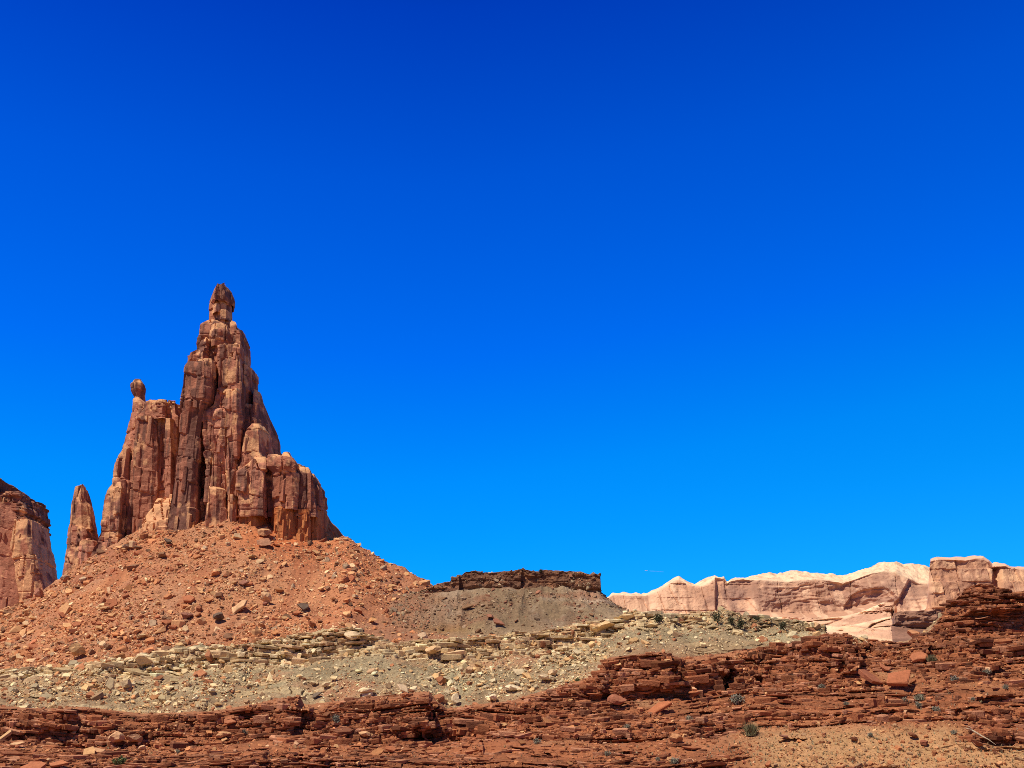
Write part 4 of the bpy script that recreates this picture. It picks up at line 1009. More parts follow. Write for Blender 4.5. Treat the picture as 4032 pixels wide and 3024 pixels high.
def d_cr(u, v, x, y, z):
    return np.clip(0.36 + 0.9 * fbm(x / 12, y / 12, 0, 3, 803) + 0.75 * g_of(u, v, 1950, 2650, 420, 90) + 0.3 * g_of(u, v, 600, 2680, 400, 60) + 0.3 * g_of(u, v, 2800, 2500, 350, 70), 0.04, 1)
def pal_cr(rs, m, u, v, p):
    a = pal_mix([CREAM, (0.74, 0.65, 0.46), TAN, GRY, (0.42, 0.28, 0.18), RED], [3.2, 1.8, 2.4, 2.6, 2.2, 1.4])(rs, m, u, v, p)
    b = pal_mix([TAN, ORG, CREAM, GRY, RED], [3, 3, 2, 2, 2])(rs, m, u, v, p)
    t = (1 - sst(500, 1300, u)) * 0.65
    return np.where((rs.rand(m) < t)[:, None], b, a)
rubble('cream_rubble', 'cream_bench_hillside', 56000, 0.15, 2.0, 2.1, d_cr, pal_cr, 2)
d_ms = lambda u, v, x, y, z: np.clip(0.3 + 0.5 * (1 - sst(1600, 1800, u)) + 0.9 * fbm(x / 10, y / 10, 0, 2, 805), 0.05, 1)
rubble('mesa_rubble', 'mesa', 26000, 0.15, 1.5, 2.2, d_ms, pal_mix([GRY, (0.30, 0.235, 0.18), BRN, (0.33, 0.17, 0.12), (0.5, 0.42, 0.32)], [2.5, 4, 4, 3, 0.8]), 3)
def d_rd(u, v, x, y, z):
    return np.clip(0.32 + 0.7 * fbm(x / 9, y / 9, 0, 3, 807) + 0.6 * soft_mask(u, v) + 0.5 * g_of(u, v, 400, 2920, 350, 60), 0.03, 1)
def pal_rd(rs, m, u, v, p):
    a = pal_mix([RED, ORG, DRED, TAN, (0.66, 0.46, 0.30)], [5, 4, 2, 2, 0.8])(rs, m, u, v, p)
    b = pal_mix([(0.50, 0.31, 0.17), ORG, TAN, (0.42, 0.30, 0.19), DRED], [4, 3, 3, 2, 1])(rs, m, u, v, p)
    t = sst(2900, 3100, u) * sst(2830, 2900, v)
    return np.where((rs.rand(m) < t)[:, None], b, a)
rubble('ledge_rubble', 'red_ledge_hillside', 42000, 0.10, 0.95, 2.0, d_rd, pal_rd, 4)

SLV = [ngon_slab(1200 + i) for i in range(14)]
def bedded(name, sh, n, weight, smin, smax, power, th, cols, seed, tiltsd=0.07, dip=0.0, out=0.45):
    """broken plates still lying in their beds along the ledges, jutting out of the hillside"""
    rs = np.random.RandomState(seed)
    X, Y, Z, U, V = SHEETS[sh]
    N = n * 8
    ri = rs.randint(0, X.shape[0], N); ci = rs.randint(0, X.shape[1], N)
    u, v = U[ri, ci], V[ri, ci]
    ok = (u > -350) & (u < 4400) & (v < 3090) & (rs.rand(N) < weight(sh, ri, ci, u, v))
    ri, ci = ri[ok][:n], ci[ok][:n]
    m = len(ri)
    p = np.stack([X[ri, ci], Y[ri, ci], Z[ri, ci]], -1)
    s = smin * (1 - rs.rand(m) * (1 - (smin / smax) ** power)) ** (-1 / power)
    t = rs.uniform(th[0], th[1], m) * s ** 0.5 * (0.55 + 1.3 * hsh(np.floor(p[:, 2] / 1.7 + 0.5 * vn(p[:, 0] / 20, 1.5, 0, 95)), 96) ** 1.5)
    slope_x = np.gradient(2.2 * vn(p[:, 0] / 34 + 3.3, p[:, 1] / 60, 0, 20)) * 0
    e = 0.8
    wz = lambda xx: 2.2 * vn(xx / 34 + 3.3, p[:, 1] / 60, 0, 20) + 0.7 * vn(xx / 13, p[:, 1] / 40, 0, 22)
    bd = -(wz(p[:, 0] + e) - wz(p[:, 0] - e)) / (2 * e)
    R = rot(rs.normal(0.05, tiltsd, m), -np.arctan(bd) + rs.normal(dip, tiltsd, m), rs.uniform(0, 6.28, m))
    # spin each plate in its own plane first, then tilt it
    Rz = rot(np.zeros(m), np.zeros(m), rs.uniform(0, 6.28, m)); Rt = rot(rs.normal(0.06, tiltsd, m), -np.arctan(bd) + rs.normal(dip, tiltsd, m), np.zeros(m))
    R = Rt @ Rz
    cols = np.array(cols, f32)
    C = cols[rs.randint(0, len(cols), m)] * (1 + 0.15 * rs.normal(size=(m, 1)))
    outv = rs.uniform(out - 0.3, out + 0.2, m)
    var = rs.randint(0, len(SLV), m)
    Vs, Fs, Cs = [], [], []; k = 0
    for q in range(len(SLV)):
        sel = np.where(var == q)[0]
        B, Fa = SLV[q]
        W = B[None] * np.stack([s[sel], s[sel], t[sel]], -1)[:, None, :]
        W = np.einsum('nij,nvj->nvi', R[sel], W)
        W[:, :, 0] *= 1.25
        W = W + p[sel, None, :]
        W[:, :, 1] += (0.55 - outv[sel, None]) * s[sel, None]
        Vs.append(W.reshape(-1, 3)); Fs.append((Fa[None] + (np.arange(len(sel)) * len(B))[:, None, None]).reshape(-1, 3) + k)
        Cs.append(np.repeat(C[sel], len(B), 0)); k += len(sel) * len(B)
    o = link(name, raw_mesh(name, np.concatenate(Vs), np.concatenate(Fs), np.clip(np.concatenate(Cs) * np.array(PIG[sh], f32), 0.02, 0.85), M_LEDGE))
    tag(o, kind='stuff')
    print(name, m, round(time.time() - T0, 1))
def w_red(sh, ri, ci, u, v):
    k2, H2, soft, k1, m = AUX[sh]
    X, Z = SHEETS[sh][0], SHEETS[sh][2]
    mm = m[ri, ci]
    band = sst(-0.2, 0.25, vn(X[ri, ci] / 11, Z[ri, ci] / 1.6, 0, 91))
    return np.clip((mm - 0.25) * 1.3, 0, 1) * (0.25 + 0.75 * band)
REDS = [(0.47, 0.26, 0.165), (0.50, 0.29, 0.19), (0.30, 0.135, 0.072), (0.37, 0.170, 0.090), (0.25, 0.112, 0.064), (0.42, 0.205, 0.110), (0.20, 0.095, 0.060), (0.34, 0.150, 0.082)]
bedded('ledge_plate_rubble', 'red_ledge_hillside', 13500, w_red, 0.4, 3.2, 1.6, (0.15, 0.40), REDS, 71, 0.10)
bedded('ledge_block_rubble', 'red_ledge_hillside', 4200, w_red, 0.6, 3.2, 1.6, (0.28, 0.68), REDS, 73, 0.08, 0.0, 0.35)
def w_crm(sh, ri, ci, u, v):
    return np.clip(AUX[sh][1][ri, ci] * 1.0 - 0.1 + 0.12 * (AUX[sh][2][ri, ci] > 0.3), 0, 1) * (1 - 0.8 * sst(2880, 3000, u))
bedded('bench_plate_rubble', 'cream_bench_hillside', 3400, w_crm, 0.5, 4.5, 1.4, (0.18, 0.55), [(0.66, 0.54, 0.36), (0.56, 0.43, 0.27), (0.74, 0.64, 0.46), (0.42, 0.30, 0.20), (0.60, 0.44, 0.29)], 72)

# ---- boulders one could count
def surf(sh, u, v):
    X, Y, Z, U, V = SHEETS[sh]
    d = (U - u) ** 2 + (V - v) ** 2
    near = d < 9.0 ** 2
    if not near.any():
        i = np.argmin(d)
    else:
        i = np.argmin(np.where(near, Y + 0.02 * d, 1e9))
    i = np.unravel_index(i, X.shape)
    return np.array([X[i], Y[i], Z[i]])

BVAR = [chisel(3, 1000 + i, 0.8, 12) for i in range(10)]
def boulder(name, sh, u, v, wpx, hpx, colr, label, group=None, tilt=0.0, seed=0, cat='boulder', slab_=False, spin=None, depth=0.8, stripe=0.0):
    rs = np.random.RandomState(seed * 7 + 3)
    p = surf(sh, u, v + hpx * 0.45)
    B, Fa = SLV[(seed * 5) % len(SLV)] if slab_ else BVAR[seed % len(BVAR)]
    B = B.copy()
    B = B / np.abs(B).max(0)
    m = p[1] / F
    sx, sz = wpx * m / 2, hpx * m / 2
    R = rot(np.array([0.12 * rs.normal()]), np.array([tilt]), np.array([0.0]))[0]
    an = rs.uniform(0, 3.14) if spin is None else spin
    Q = rot(np.array([0.0]), np.array([0.0]), np.array([an]))[0]
    W = B @ Q.T
    W = W / np.abs(W).max(0)
    if slab_:
        W = W * np.array([sx, max(sz * 1.25, 0.5 * sx), 0.10 * sx + 0.10 * sz])
        W = W @ rot(np.array([0.62]), np.array([0.0]), np.array([0.0]))[0].T
    else:
        W = W * np.array([sx, sx * depth, sz])
    W = W @ R.T
    c = np.tile(np.array(colr, f32) * (np.array(PIG[sh], f32) * 0.6 + 0.4 * np.array((1, 0.9, 0.75), f32)), (len(W), 1))
    c *= (1 + 0.18 * fbm(W[:, 0] / sx * 2 + seed, W[:, 2] / sz * 2, W[:, 1], 3, 33)[:, None])
    if stripe: c *= (1 - stripe * sst(0.1, 0.5, vn(W[:, 0] / sx * 4, W[:, 2] * 0.3, 0, 5)))[:, None]
    me = raw_mesh(name, W, Fa, np.clip(c, 0.02, 0.85), M_STONE)
    o = link(name, me)
    o.location = (p[0], p[1] - sx * depth * 0.35, p[2] + sz * 0.75)
    tag(o, label, cat, group)
    return o

TAL, CRM, RDL, MSA = 'talus_hillside', 'cream_bench_hillside', 'red_ledge_hillside', 'mesa'
DGR = (0.17, 0.135, 0.115); PUR = (0.27, 0.14, 0.11); PAL = (0.62, 0.44, 0.28); SLB = (0.43, 0.18, 0.10)
B_ = [
 (TAL, 308, 2558, 66, 64, (0.62, 0.44, 0.25), 'rounded tan boulder with vertical stripes, low on the left talus', 0.1, 0, 0.3),
 (TAL, 395, 2379, 36, 24, CREAM, 'small whitish flat boulder midway up the left talus flank', -0.1, 0, 0),
 (TAL, 868, 2424, 56, 38, DGR, 'dark brown squared boulder below the centre of the talus', 0.0, 0, 0.3),
 (TAL, 1042, 2350, 56, 50, PAL, 'large pale peach boulder facing the viewer on the talus', 0.0, 0, 0),
 (TAL, 940, 2388, 84, 40, PAL, 'long pale striped slab tilted up to the right on the talus', -0.65, 1, 0.3),
 (TAL, 736, 2416, 50, 34, PUR, 'purplish wedge boulder left of the dark squared one', 0.2, 0, 0),
 (TAL, 1196, 2384, 56, 38, DGR, 'dark grey tilted block with black shadow on the right talus', 0.35, 1, 0.2),
 (TAL, 1467, 2438, 36, 24, (0.60, 0.36, 0.18), 'orange tan boulder near where talus meets the grey mesa', -0.3, 0, 0),
 (TAL, 1547, 2304, 44, 26, TAN, 'tan lens shaped boulder high on the right talus edge', -0.35, 0, 0),
 (TAL, 249, 2272, 46, 28, (0.36, 0.25, 0.20), 'greyish boulder at the foot of the slim pinnacle', -0.15, 0, 0),
 (TAL, 150, 2330, 44, 50, (0.38, 0.2, 0.15), 'reddish block leaning at the foot of the left butte', 0.2, 0, 0),
 (TAL, 665, 2128, 42, 26, DGR, 'dark grey boulder just under the foot of the tallest spire', 0.1, 0, 0),
 (TAL, 500, 2150, 34, 24, (0.28, 0.2, 0.17), 'grey brown boulder under the flat topped tower', -0.2, 0, 0),
 (TAL, 1052, 2130, 78, 34, (0.40, 0.23, 0.16), 'wide layered brown block, bottom of the stump below the orange band', 0, 0, 0.2),
 (TAL, 1050, 2092, 68, 40, (0.52, 0.33, 0.20), 'tan rounded block, upper half of the stump below the orange band', 0, 0, 0.1),
 (TAL, 960, 2290, 46, 30, PUR, 'dark reddish slab lying above the long striped slab', -0.2, 1, 0),
 (CRM, 562, 2596, 82, 44, (0.64, 0.5, 0.34), 'big cream boulder over a black hollow on the left bench', 0.05, 0, 0),
 (CRM, 432, 2688, 44, 60, (0.52, 0.42, 0.29), 'upright grey tan boulder on the slope below the bench', 0.2, 0, 0),
 (CRM, 502, 2692, 52, 44, (0.47, 0.36, 0.25), 'leaning tan boulder right of the upright grey one', 0.5, 0, 0),
 (CRM, 832, 2716, 36, 24, (0.76, 0.68, 0.52), 'bright white boulder beside a tan slab on grey scree', 0.1, 0, 0),
 (CRM, 766, 2748, 26, 18, (0.76, 0.68, 0.52), 'small white stone resting above the red ledges on the left', 0, 0, 0),
 (CRM, 477, 2752, 28, 16, (0.74, 0.62, 0.42), 'small cream oval stone low on the left scree', 0, 0, 0),
 (CRM, 1386, 2506, 62, 44, (0.70, 0.57, 0.42), 'huge cream capstone at the end of the pale ledge', 0.05, 0, 0),
 (CRM, 1440, 2716, 68, 30, (0.70, 0.60, 0.42), 'white boulder with a grey lee side above the red ledge', -0.3, 0, 0),
 (CRM, 1582, 2700, 60, 38, (0.66, 0.52, 0.38), 'pale flat slab sliding down right on the cream scree', 0.6, 1, 0),
 (CRM, 1232, 2687, 26, 20, (0.64, 0.53, 0.36), 'squarish cream stone on smooth grey scree', 0.2, 0, 0),
 (CRM, 1279, 2689, 36, 16, (0.68, 0.56, 0.38), 'thin cream stone right of the squarish one', -0.2, 0, 0),
 (CRM, 1250, 2732, 44, 20, DGR, 'dark slab on the smooth grey scree', -0.4, 1, 0),
 (CRM, 2018, 2706, 74, 30, (0.78, 0.68, 0.52), 'long white boulder capping a thin red ledge', 0.05, 0, 0),
 (CRM, 1706, 2562, 70, 40, (0.60, 0.42, 0.26), 'golden tan boulder set in the middle of the bench', -0.15, 0, 0),
 (CRM, 2140, 2664, 48, 30, (0.74, 0.63, 0.46), 'oval cream boulder above the green bush', 0.05, 0, 0),
 (CRM, 2180, 2642, 40, 30, (0.64, 0.49, 0.34), 'square tan block right above the oval cream boulder', -0.4, 0, 0),
 (CRM, 1945, 2745, 40, 30, (0.76, 0.66, 0.50), 'white angular boulder piled at the red ledge edge', 0.3, 0, 0),
 (CRM, 1795, 2745, 40, 44, (0.72, 0.62, 0.46), 'upright whitish boulder in the chute of pale rocks', 0.3, 0, 0),
 (CRM, 2365, 2470, 110, 36, (0.62, 0.46, 0.28), 'long yellowish ledge block under the mesa foot', -0.15, 0, 0),
 (CRM, 2470, 2425, 70, 26, (0.68, 0.54, 0.36), 'cream cap block stacked right of the yellowish ledge block', 0, 0, 0),
 (MSA, 1962, 2446, 62, 26, (0.36, 0.175, 0.13), 'reddish slab on the grey mesa slope', 0.3, 1, 0),
 (MSA, 1930, 2424, 34, 18, (0.37, 0.19, 0.14), 'smaller reddish stone above the slab on the mesa slope', 0, 0, 0),
 (MSA, 1840, 2385, 50, 20, BRN, 'dark brown flat stone on the upper left mesa slope', -0.3, 1, 0),
 (RDL, 455, 2908, 70, 56, (0.62, 0.42, 0.27), 'big cracked cream boulder in the middle of the left ledges', 0.1, 0, 0),
 (RDL, 527, 2910, 66, 40, (0.46, 0.29, 0.19), 'cream topped brown boulder beside the cracked one', 0.1, 0, 0),
 (RDL, 398, 2948, 62, 26, (0.64, 0.42, 0.27), 'flat cream slab tipped below the cracked boulder', 0.25, 1, 0),
 (RDL, 567, 2938, 36, 24, (0.66, 0.46, 0.30), 'round cream stone lower right of the cracked boulder', 0, 0, 0),
 (RDL, 14, 2892, 72, 50, (0.60, 0.42, 0.25), 'pale leaning slab at the left edge of the ledges', -0.7, 1, 0),
 (RDL, 70, 2920, 66, 26, (0.64, 0.45, 0.28), 'pale flat slab lying right below the leaning one', -0.15, 1, 0),
 (RDL, 905, 2838, 60, 34, (0.44, 0.20, 0.12), 'reddish flat faced block under the left central ledge', 0, 1, 0),
 (RDL, 140, 3008, 110, 34, (0.46, 0.20, 0.12), 'smooth red slab lying at the bottom left edge', -0.1, 1, 0),
 (RDL, 235, 3002, 76, 30, (0.47, 0.21, 0.12), 'smooth red slab right of the one at bottom left', -0.15, 1, 0),
 (RDL, 880, 2892, 60, 30, (0.60, 0.38, 0.22), 'pale orange wedge block on the ledges left of centre', -0.3, 0, 0),
 (RDL, 1433, 2890, 50, 28, (0.64, 0.44, 0.27), 'pale boulder beside the big black notch', 0.1, 0, 0),
 (RDL, 1468, 2896, 30, 24, (0.66, 0.46, 0.28), 'small pale stone right of the pale boulder by the notch', -0.4, 0, 0),
 (RDL, 1538, 2942, 50, 26, SLB, 'orange flat slab below the big black notch', 0.2, 1, 0),
 (RDL, 2592, 2782, 104, 34, (0.45, 0.185, 0.10), 'large orange red slab tilted up to the right on bare soil', -0.45, 1, 0),
 (RDL, 2432, 2748, 80, 56, (0.37, 0.165, 0.11), 'big triangular red block fallen under the central cliff', -0.15, 0, 0),
 (RDL, 2524, 2790, 34, 22, (0.52, 0.25, 0.14), 'small orange stone left of the large tilted slab', 0.1, 0, 0),
 (RDL, 2734, 2728, 52, 32, (0.42, 0.18, 0.10), 'rounded red boulder with a dark underside below the cliff', 0.05, 0, 0),
 (RDL, 2270, 2895, 28, 18, (0.50, 0.23, 0.13), 'lone small orange stone on a patch of brown soil', 0, 0, 0),
 (RDL, 3543, 2660, 126, 84, (0.40, 0.165, 0.095), 'largest fallen red slab, lying flat in the hollow on the right', -0.3, 1, 0),
 (RDL, 3420, 2660, 110, 70, (0.38, 0.16, 0.10), 'fallen red slab dipping right, left of the largest one', 0.55, 1, 0),
 (RDL, 3484, 2622, 50, 34, (0.42, 0.18, 0.11), 'small pointed red slab perched between the two largest ones', 0.3, 1, 0),
 (RDL, 3606, 2578, 82, 42, (0.44, 0.19, 0.11), 'orange slab under the overhanging black caves', -0.2, 1, 0),
 (RDL, 3595, 2482, 62, 42, (0.54, 0.30, 0.18), 'peach block perched on the ledge before the dark knoll', 0.15, 0, 0),
 (RDL, 3368, 2910, 40, 20, DRED, 'dark red stone on the tan grassy slope', 0.2, 0, 0),
 (RDL, 3592, 2892, 44, 22, DRED, 'dark red stone on the slope right of the grassy area', 0.1, 0, 0),
 (RDL, 3640, 2922, 40, 24, (0.33, 0.14, 0.09), 'red brown stone below the dark one on the right slope', -0.1, 0, 0),
 (RDL, 3850, 2924, 46, 24, (0.33, 0.15, 0.10), 'red brown stone left of the dead branch', 0.3, 0, 0),
 (RDL, 2660, 2900, 60, 34, (0.56, 0.32, 0.18), 'tan orange block among the low central ledges', 0.25, 0, 0),
 (RDL, 3090, 2895, 44, 18, (0.30, 0.16, 0.12), 'flat grey brown stone at the top of the grassy slope', 0.1, 1, 0),
]
for i, (sh, u, v, wp, hp, c, lab, tilt, sb, stp) in enumerate(B_):
    boulder('boulder', sh, u, v, wp, hp, c, lab, None, tilt, i + 1, slab_=bool(sb), stripe=stp)

# repeats: the larger blocks of each slope, each its own object
def scatter_boulders(sh, n, u0, u1, v0, v1, s0, s1, pal, label, group, seed, dens=None):
    rs = np.random.RandomState(seed)
    X, Y, Z, U, V = SHEETS[sh]
    got = 0
    protos = []
    for k in range(400000 // 100):
        if got >= n: break
        r, c = rs.randint(0, X.shape[0]), rs.randint(0, X.shape[1])
        u, v = U[r, c], V[r, c]
        if not (u0 < u < u1 and v0 < v < v1): continue
        if dens is not None and rs.rand() > dens(np.array([u]), np.array([v]), X[r, c], Y[r, c], Z[r, c])[0]: continue
        s = s0 * (1 - rs.rand() * (1 - (s0 / s1) ** 2.0)) ** -0.5
        cc = pal(rs, 1, np.array([u]), np.array([v]), None)[0]
        boulder('boulder', sh, u, v, s, s * rs.uniform(0.4, 0.75), cc, label, group, rs.normal(0, 0.3), rs.randint(1, 900), slab_=rs.rand() < 0.35)
        got += 1
pt = pal_mix([TAN, ORG, RED, CREAM, BRN, PUR], [5, 3, 2.5, 1.6, 1.2, 1])
scatter_boulders(TAL, 85, 20, 1600, 2130, 2560, 20, 46, pt, 'one of many angular boulders strewn over the orange talus cone', 'boulders on the talus cone', 21, lambda u, v, x, y, z: 0.25 + 0.75 * sst(2200, 2420, v))
pc = pal_mix([CREAM, (0.74, 0.65, 0.48), TAN, GRY], [4, 3, 2, 1.5])
scatter_boulders(CRM, 75, 20, 2900, 2540, 2780, 18, 40, pc, 'one of many pale boulders strewn over the grey cream slope', 'pale boulders on the cream slope', 22, d_cr)
pr_ = pal_mix([RED, ORG, DRED, TAN, (0.66, 0.46, 0.30)], [5, 4, 1.5, 2, 1])
scatter_boulders(RDL, 70, 20, 4000, 2600, 3015, 20, 50, pr_, 'one of many broken blocks lying among the red ledges', 'broken blocks on the red ledges', 23)

# ------------------------------------------------------------------ plants
def bush(name, sh, u, v, wpx, hpx, c1, c2, label, group=None, seed=0, cat='shrub', spiky=False):
    rs = np.random.RandomState(seed + 50)
    p = surf(sh, u, v + hpx * 0.45)
    m = p[1] / F
    rx, rz = wpx * m / 2, hpx * m
    root = bpy.data.objects.new(name, None)
    COL.objects.link(root)
    root.location = p
    tag(root, label, cat, group)
    n = 420
    an = rs.uniform(0, 6.28, n)
    if spiky:
        tilt = rs.uniform(0, 0.9, n)
        ln = rz * rs.uniform(0.6, 1.05, n)
        b = np.zeros((n, 3)); b[:, 0] = rs.normal(0, rx * 0.25, n); b[:, 1] = rs.normal(0, rx * 0.25, n)
        d = np.stack([np.cos(an) * np.sin(tilt), np.sin(an) * np.sin(tilt), np.cos(tilt)], -1)
        t = b + d * ln[:, None]
        sd = np.cross(d, rs.normal(size=(n, 3))); sd /= np.linalg.norm(sd, axis=1, keepdims=True); sd *= rx * 0.05
        V = np.stack([b - sd, b + sd, t], 1).reshape(-1, 3)
    else:
        lob = rs.uniform(-0.55, 0.55, (7, 3)); lob[:, 2] = rs.uniform(0.3, 0.75, 7)
        k = rs.randint(0, 7, n)
        c = lob[k] + 0.30 * rs.normal(size=(n, 3)) * np.array([1, 1, 0.7])
        c = c * np.array([rx, rx, rz])
        c[:, 2] = np.maximum(c[:, 2], 0.03 * rz)
        a = rs.normal(size=(n, 3)); a /= np.linalg.norm(a, axis=1, keepdims=True)
        b2 = np.cross(a, rs.normal(size=(n, 3))); b2 /= np.linalg.norm(b2, axis=1, keepdims=True)
        ls = rx * rs.uniform(0.10, 0.22, n)[:, None]
        V = np.stack([c - a * ls, c + a * ls, c + b2 * ls * 1.2], 1).reshape(-1, 3)
    Fa = np.arange(len(V)).reshape(-1, 3)
    C = np.repeat(mixc(c1, c2, rs.rand(n)), 3, 0)
    link('foliage', raw_mesh('foliage', V, Fa, C, M_LEAF), root)
    # woody stems
    Vs = []; Fs = []
    for q in range(5):
        a = rs.uniform(0, 6.28); top = np.array([math.cos(a) * rx * 0.5, math.sin(a) * rx * 0.5, rz * 0.55]); r0 = rx * 0.07
        o = np.array([[1, 0, 0], [-0.5, 0.87, 0], [-0.5, -0.87, 0]])
        k = len(Vs) * 1
        base = sum(len(x) for x in Vs)
        Vs.append(np.concatenate([o * r0 + np.array([0, 0, -0.2]), o * r0 * 0.4 + top]))
        for e in range(3):
            Fs.append((base + e, base + (e + 1) % 3, base + 3 + (e + 1) % 3, base + 3 + e))
    Vc = np.concatenate(Vs)
    link('stem', raw_mesh('stem', Vc, Fs, np.tile(np.array([[0.12, 0.085, 0.06]], f32), (len(Vc), 1)), M_LEAF), root)
    return root
JG = ((0.060, 0.065, 0.036), (0.105, 0.105, 0.058))
GG = ((0.085, 0.115, 0.045), (0.15, 0.175, 0.075))
SG = ((0.24, 0.235, 0.16), (0.36, 0.34, 0.24))
BU = [
 (CRM, 2830, 2428, 34, 44, JG, 'dark juniper on top of the rounded bench crest', 'juniper', 0),
 (CRM, 2884, 2445, 30, 34, JG, 'dark juniper just right of the bench crest', 'juniper', 0),
 (CRM, 2918, 2452, 36, 40, JG, 'dark juniper lowest of the three on the bench crest', 'juniper', 0),
 (CRM, 2598, 2432, 38, 24, JG, 'dark wide bush where the mesa slope meets the bench', 'bush', 0),
 (CRM, 2668, 2434, 22, 16, JG, 'small dark bush right of the wide one on the bench', 'bush', 0),
 (CRM, 3085, 2456, 36, 30, ((0.07, 0.07, 0.04), (0.13, 0.12, 0.07)), 'olive bush on the dark layered bench', 'bush', 0),
 (CRM, 2978, 2438, 26, 16, JG, 'low dark bush at the start of the dark layered bench', 'bush', 0),
 (CRM, 2278, 2690, 36, 26, GG, 'bright green round bush above the central red ledges', 'bush', 0),
 (RDL, 2956, 2868, 60, 58, ((0.15, 0.14, 0.075), (0.27, 0.24, 0.13)), 'large spiky olive shrub at the foot of the right ledges', 'shrub', 1),
 (RDL, 3668, 2588, 40, 36, ((0.15, 0.14, 0.075), (0.26, 0.23, 0.13)), 'spiky olive shrub beside the orange slab under the caves', 'shrub', 1),
 (RDL, 468, 2997, 56, 24, GG, 'low green bush on the bottom left ledges', 'bush', 0),
 (MSA, 2131, 2246, 18, 14, JG, 'small dark bush on the rim of the mesa cap', 'bush', 0),
 (TAL, 1466, 2502, 22, 12, GG, 'tiny green bush beside the cream capstone', 'bush', 0),
 (RDL, 1320, 2838, 34, 30, ((0.20, 0.21, 0.18), (0.30, 0.30, 0.24)), 'grey sagebrush under the ledge by the second black notch', 'sagebrush', 0),
 (RDL, 2900, 2757, 60, 34, ((0.20, 0.19, 0.15), (0.32, 0.29, 0.22)), 'grey sagebrush below the two black caves in the central cliff', 'sagebrush', 0),
 (RDL, 3755, 2672, 30, 22, ((0.20, 0.20, 0.17), (0.30, 0.29, 0.23)), 'grey sagebrush right of the largest fallen slab', 'sagebrush', 0),
 (RDL, 3622, 2738, 50, 26, SG, 'pale dry bush in the gully below the fallen slabs', 'bush', 1),
]
for i, (sh, u, v, wp, hp, cc, lab, cat, sp) in enumerate(BU):
    bush(cat if cat != 'bush' else 'bush', sh, u, v, wp, hp, cc[0], cc[1], lab, None, i, cat, bool(sp))
for i, (u, v) in enumerate([(3120, 2655), (2712, 2822), (3560, 2752), (3830, 2748), (3690, 2795), (3885, 2645), (2590, 2985), (2655, 2992), (2118, 2912), (1842, 2897), (1562, 2872), (2470, 2858), (3332, 2768), (3425, 2892), (3618, 2775), (2932, 2832), (962, 2884), (3230, 2700),
                          (3755, 2880), (2395, 2962), (700, 2955), (3960, 2700)]):
    k = 0.75 + 0.5 * ((i * 37) % 10) / 10
    bush('sagebrush', RDL, u, v, 26 * k, 17 * k, (0.21, 0.20, 0.155), (0.34, 0.32, 0.235), 'one of many small grey sage tufts dotted among the red ledges', 'small sage tufts on the red ledges', 200 + i, 'sagebrush', i % 3 == 0)
# dry grass, uncountable
def tufts(name, n, dens, cols, seed):
    rs = np.random.RandomState(seed)
    X, Y, Z, U, V = SHEETS[RDL]
    ri = rs.randint(0, X.shape[0], n * 12); ci = rs.randint(0, X.shape[1], n * 12)
    ok = rs.rand(n * 12) < dens(U[ri, ci], V[ri, ci])
    ri, ci = ri[ok][:n], ci[ok][:n]; m = len(ri)
    b = np.repeat(np.stack([X[ri, ci], Y[ri, ci], Z[ri, ci]], -1), 9, 0)
    k = len(b)
    an = rs.uniform(0, 6.28, k); ti = rs.uniform(0.1, 1.1, k); ln = rs.uniform(0.25, 0.75, k)
    d = np.stack([np.cos(an) * np.sin(ti), np.sin(an) * np.sin(ti), np.cos(ti)], -1)
    sd = np.stack([-np.sin(an), np.cos(an), 0 * an], -1) * 0.06
    Vv = np.stack([b - sd, b + sd, b + d * ln[:, None]], 1).reshape(-1, 3)
    C = np.repeat(np.array(cols, f32)[rs.randint(0, len(cols), m)], 27, 0)
    tag(link(name, raw_mesh(name, Vv, np.arange(len(Vv)).reshape(-1, 3), C, M_LEAF)), kind='stuff')
tufts('dry_grass', 2600, lambda u, v: np.clip(sst(2800, 3100, u) * sst(2840, 2900, v) + 0.8 * g_of(u, v, 2800, 2965, 300, 40) + 0.7 * g_of(u, v, 3700, 2750, 150, 40) + 0.05, 0, 1),
      [(0.50, 0.40, 0.22), (0.42, 0.36, 0.21), (0.34, 0.30, 0.20), (0.24, 0.22, 0.15)], 61)

# dead branch on the right slope
def tube(pts, rad, n=7):
    pts = np.array(pts, float); V = []
    for i, p in enumerate(pts):
        d = pts[min(i + 1, len(pts) - 1)] - pts[max(i - 1, 0)]; d /= np.linalg.norm(d)
        a = np.cross(d, (0.3, 0.5, 0.8)); a /= np.linalg.norm(a); b = np.cross(d, a)
        for k in range(n):
            t = 2 * math.pi * k / n
            V.append(p + rad[i] * (math.cos(t) * a + math.sin(t) * b))
    return np.array(V), grid_faces(len(pts), n, True)
bp = []
for u, v in [(3798, 2866), (3825, 2874), (3842, 2884), (3868, 2900), (3892, 2912), (3920, 2932)]:
    q = surf(RDL, u, v); bp.append(q + np.array([0, -0.5, 0.25]))
bp = np.array(bp); bp[:, 1] = np.linspace(bp[:, 1].min(), bp[:, 1].min() - 1, len(bp))
bp = np.array([P(u, v, yy) for (u, v), yy in zip([(3798, 2866), (3825, 2874), (3842, 2884), (3868, 2900), (3892, 2912), (3920, 2932)], bp[:, 1])])
V, Fa = tube(bp, [0.07, 0.14, 0.18, 0.15, 0.10, 0.04])
V2, F2 = tube([bp[1], bp[1] + np.array([-0.3, -0.2, 0.5]), bp[1] + np.array([-1.0, -0.3, 0.8])], [0.12, 0.08, 0.03])
br = raw_mesh('dead_branch', np.concatenate([V, V2]), np.concatenate([Fa, F2 + len(V)]), np.tile(np.array([[0.62, 0.52, 0.36]], f32), (len(V) + len(V2), 1)), M_STONE)
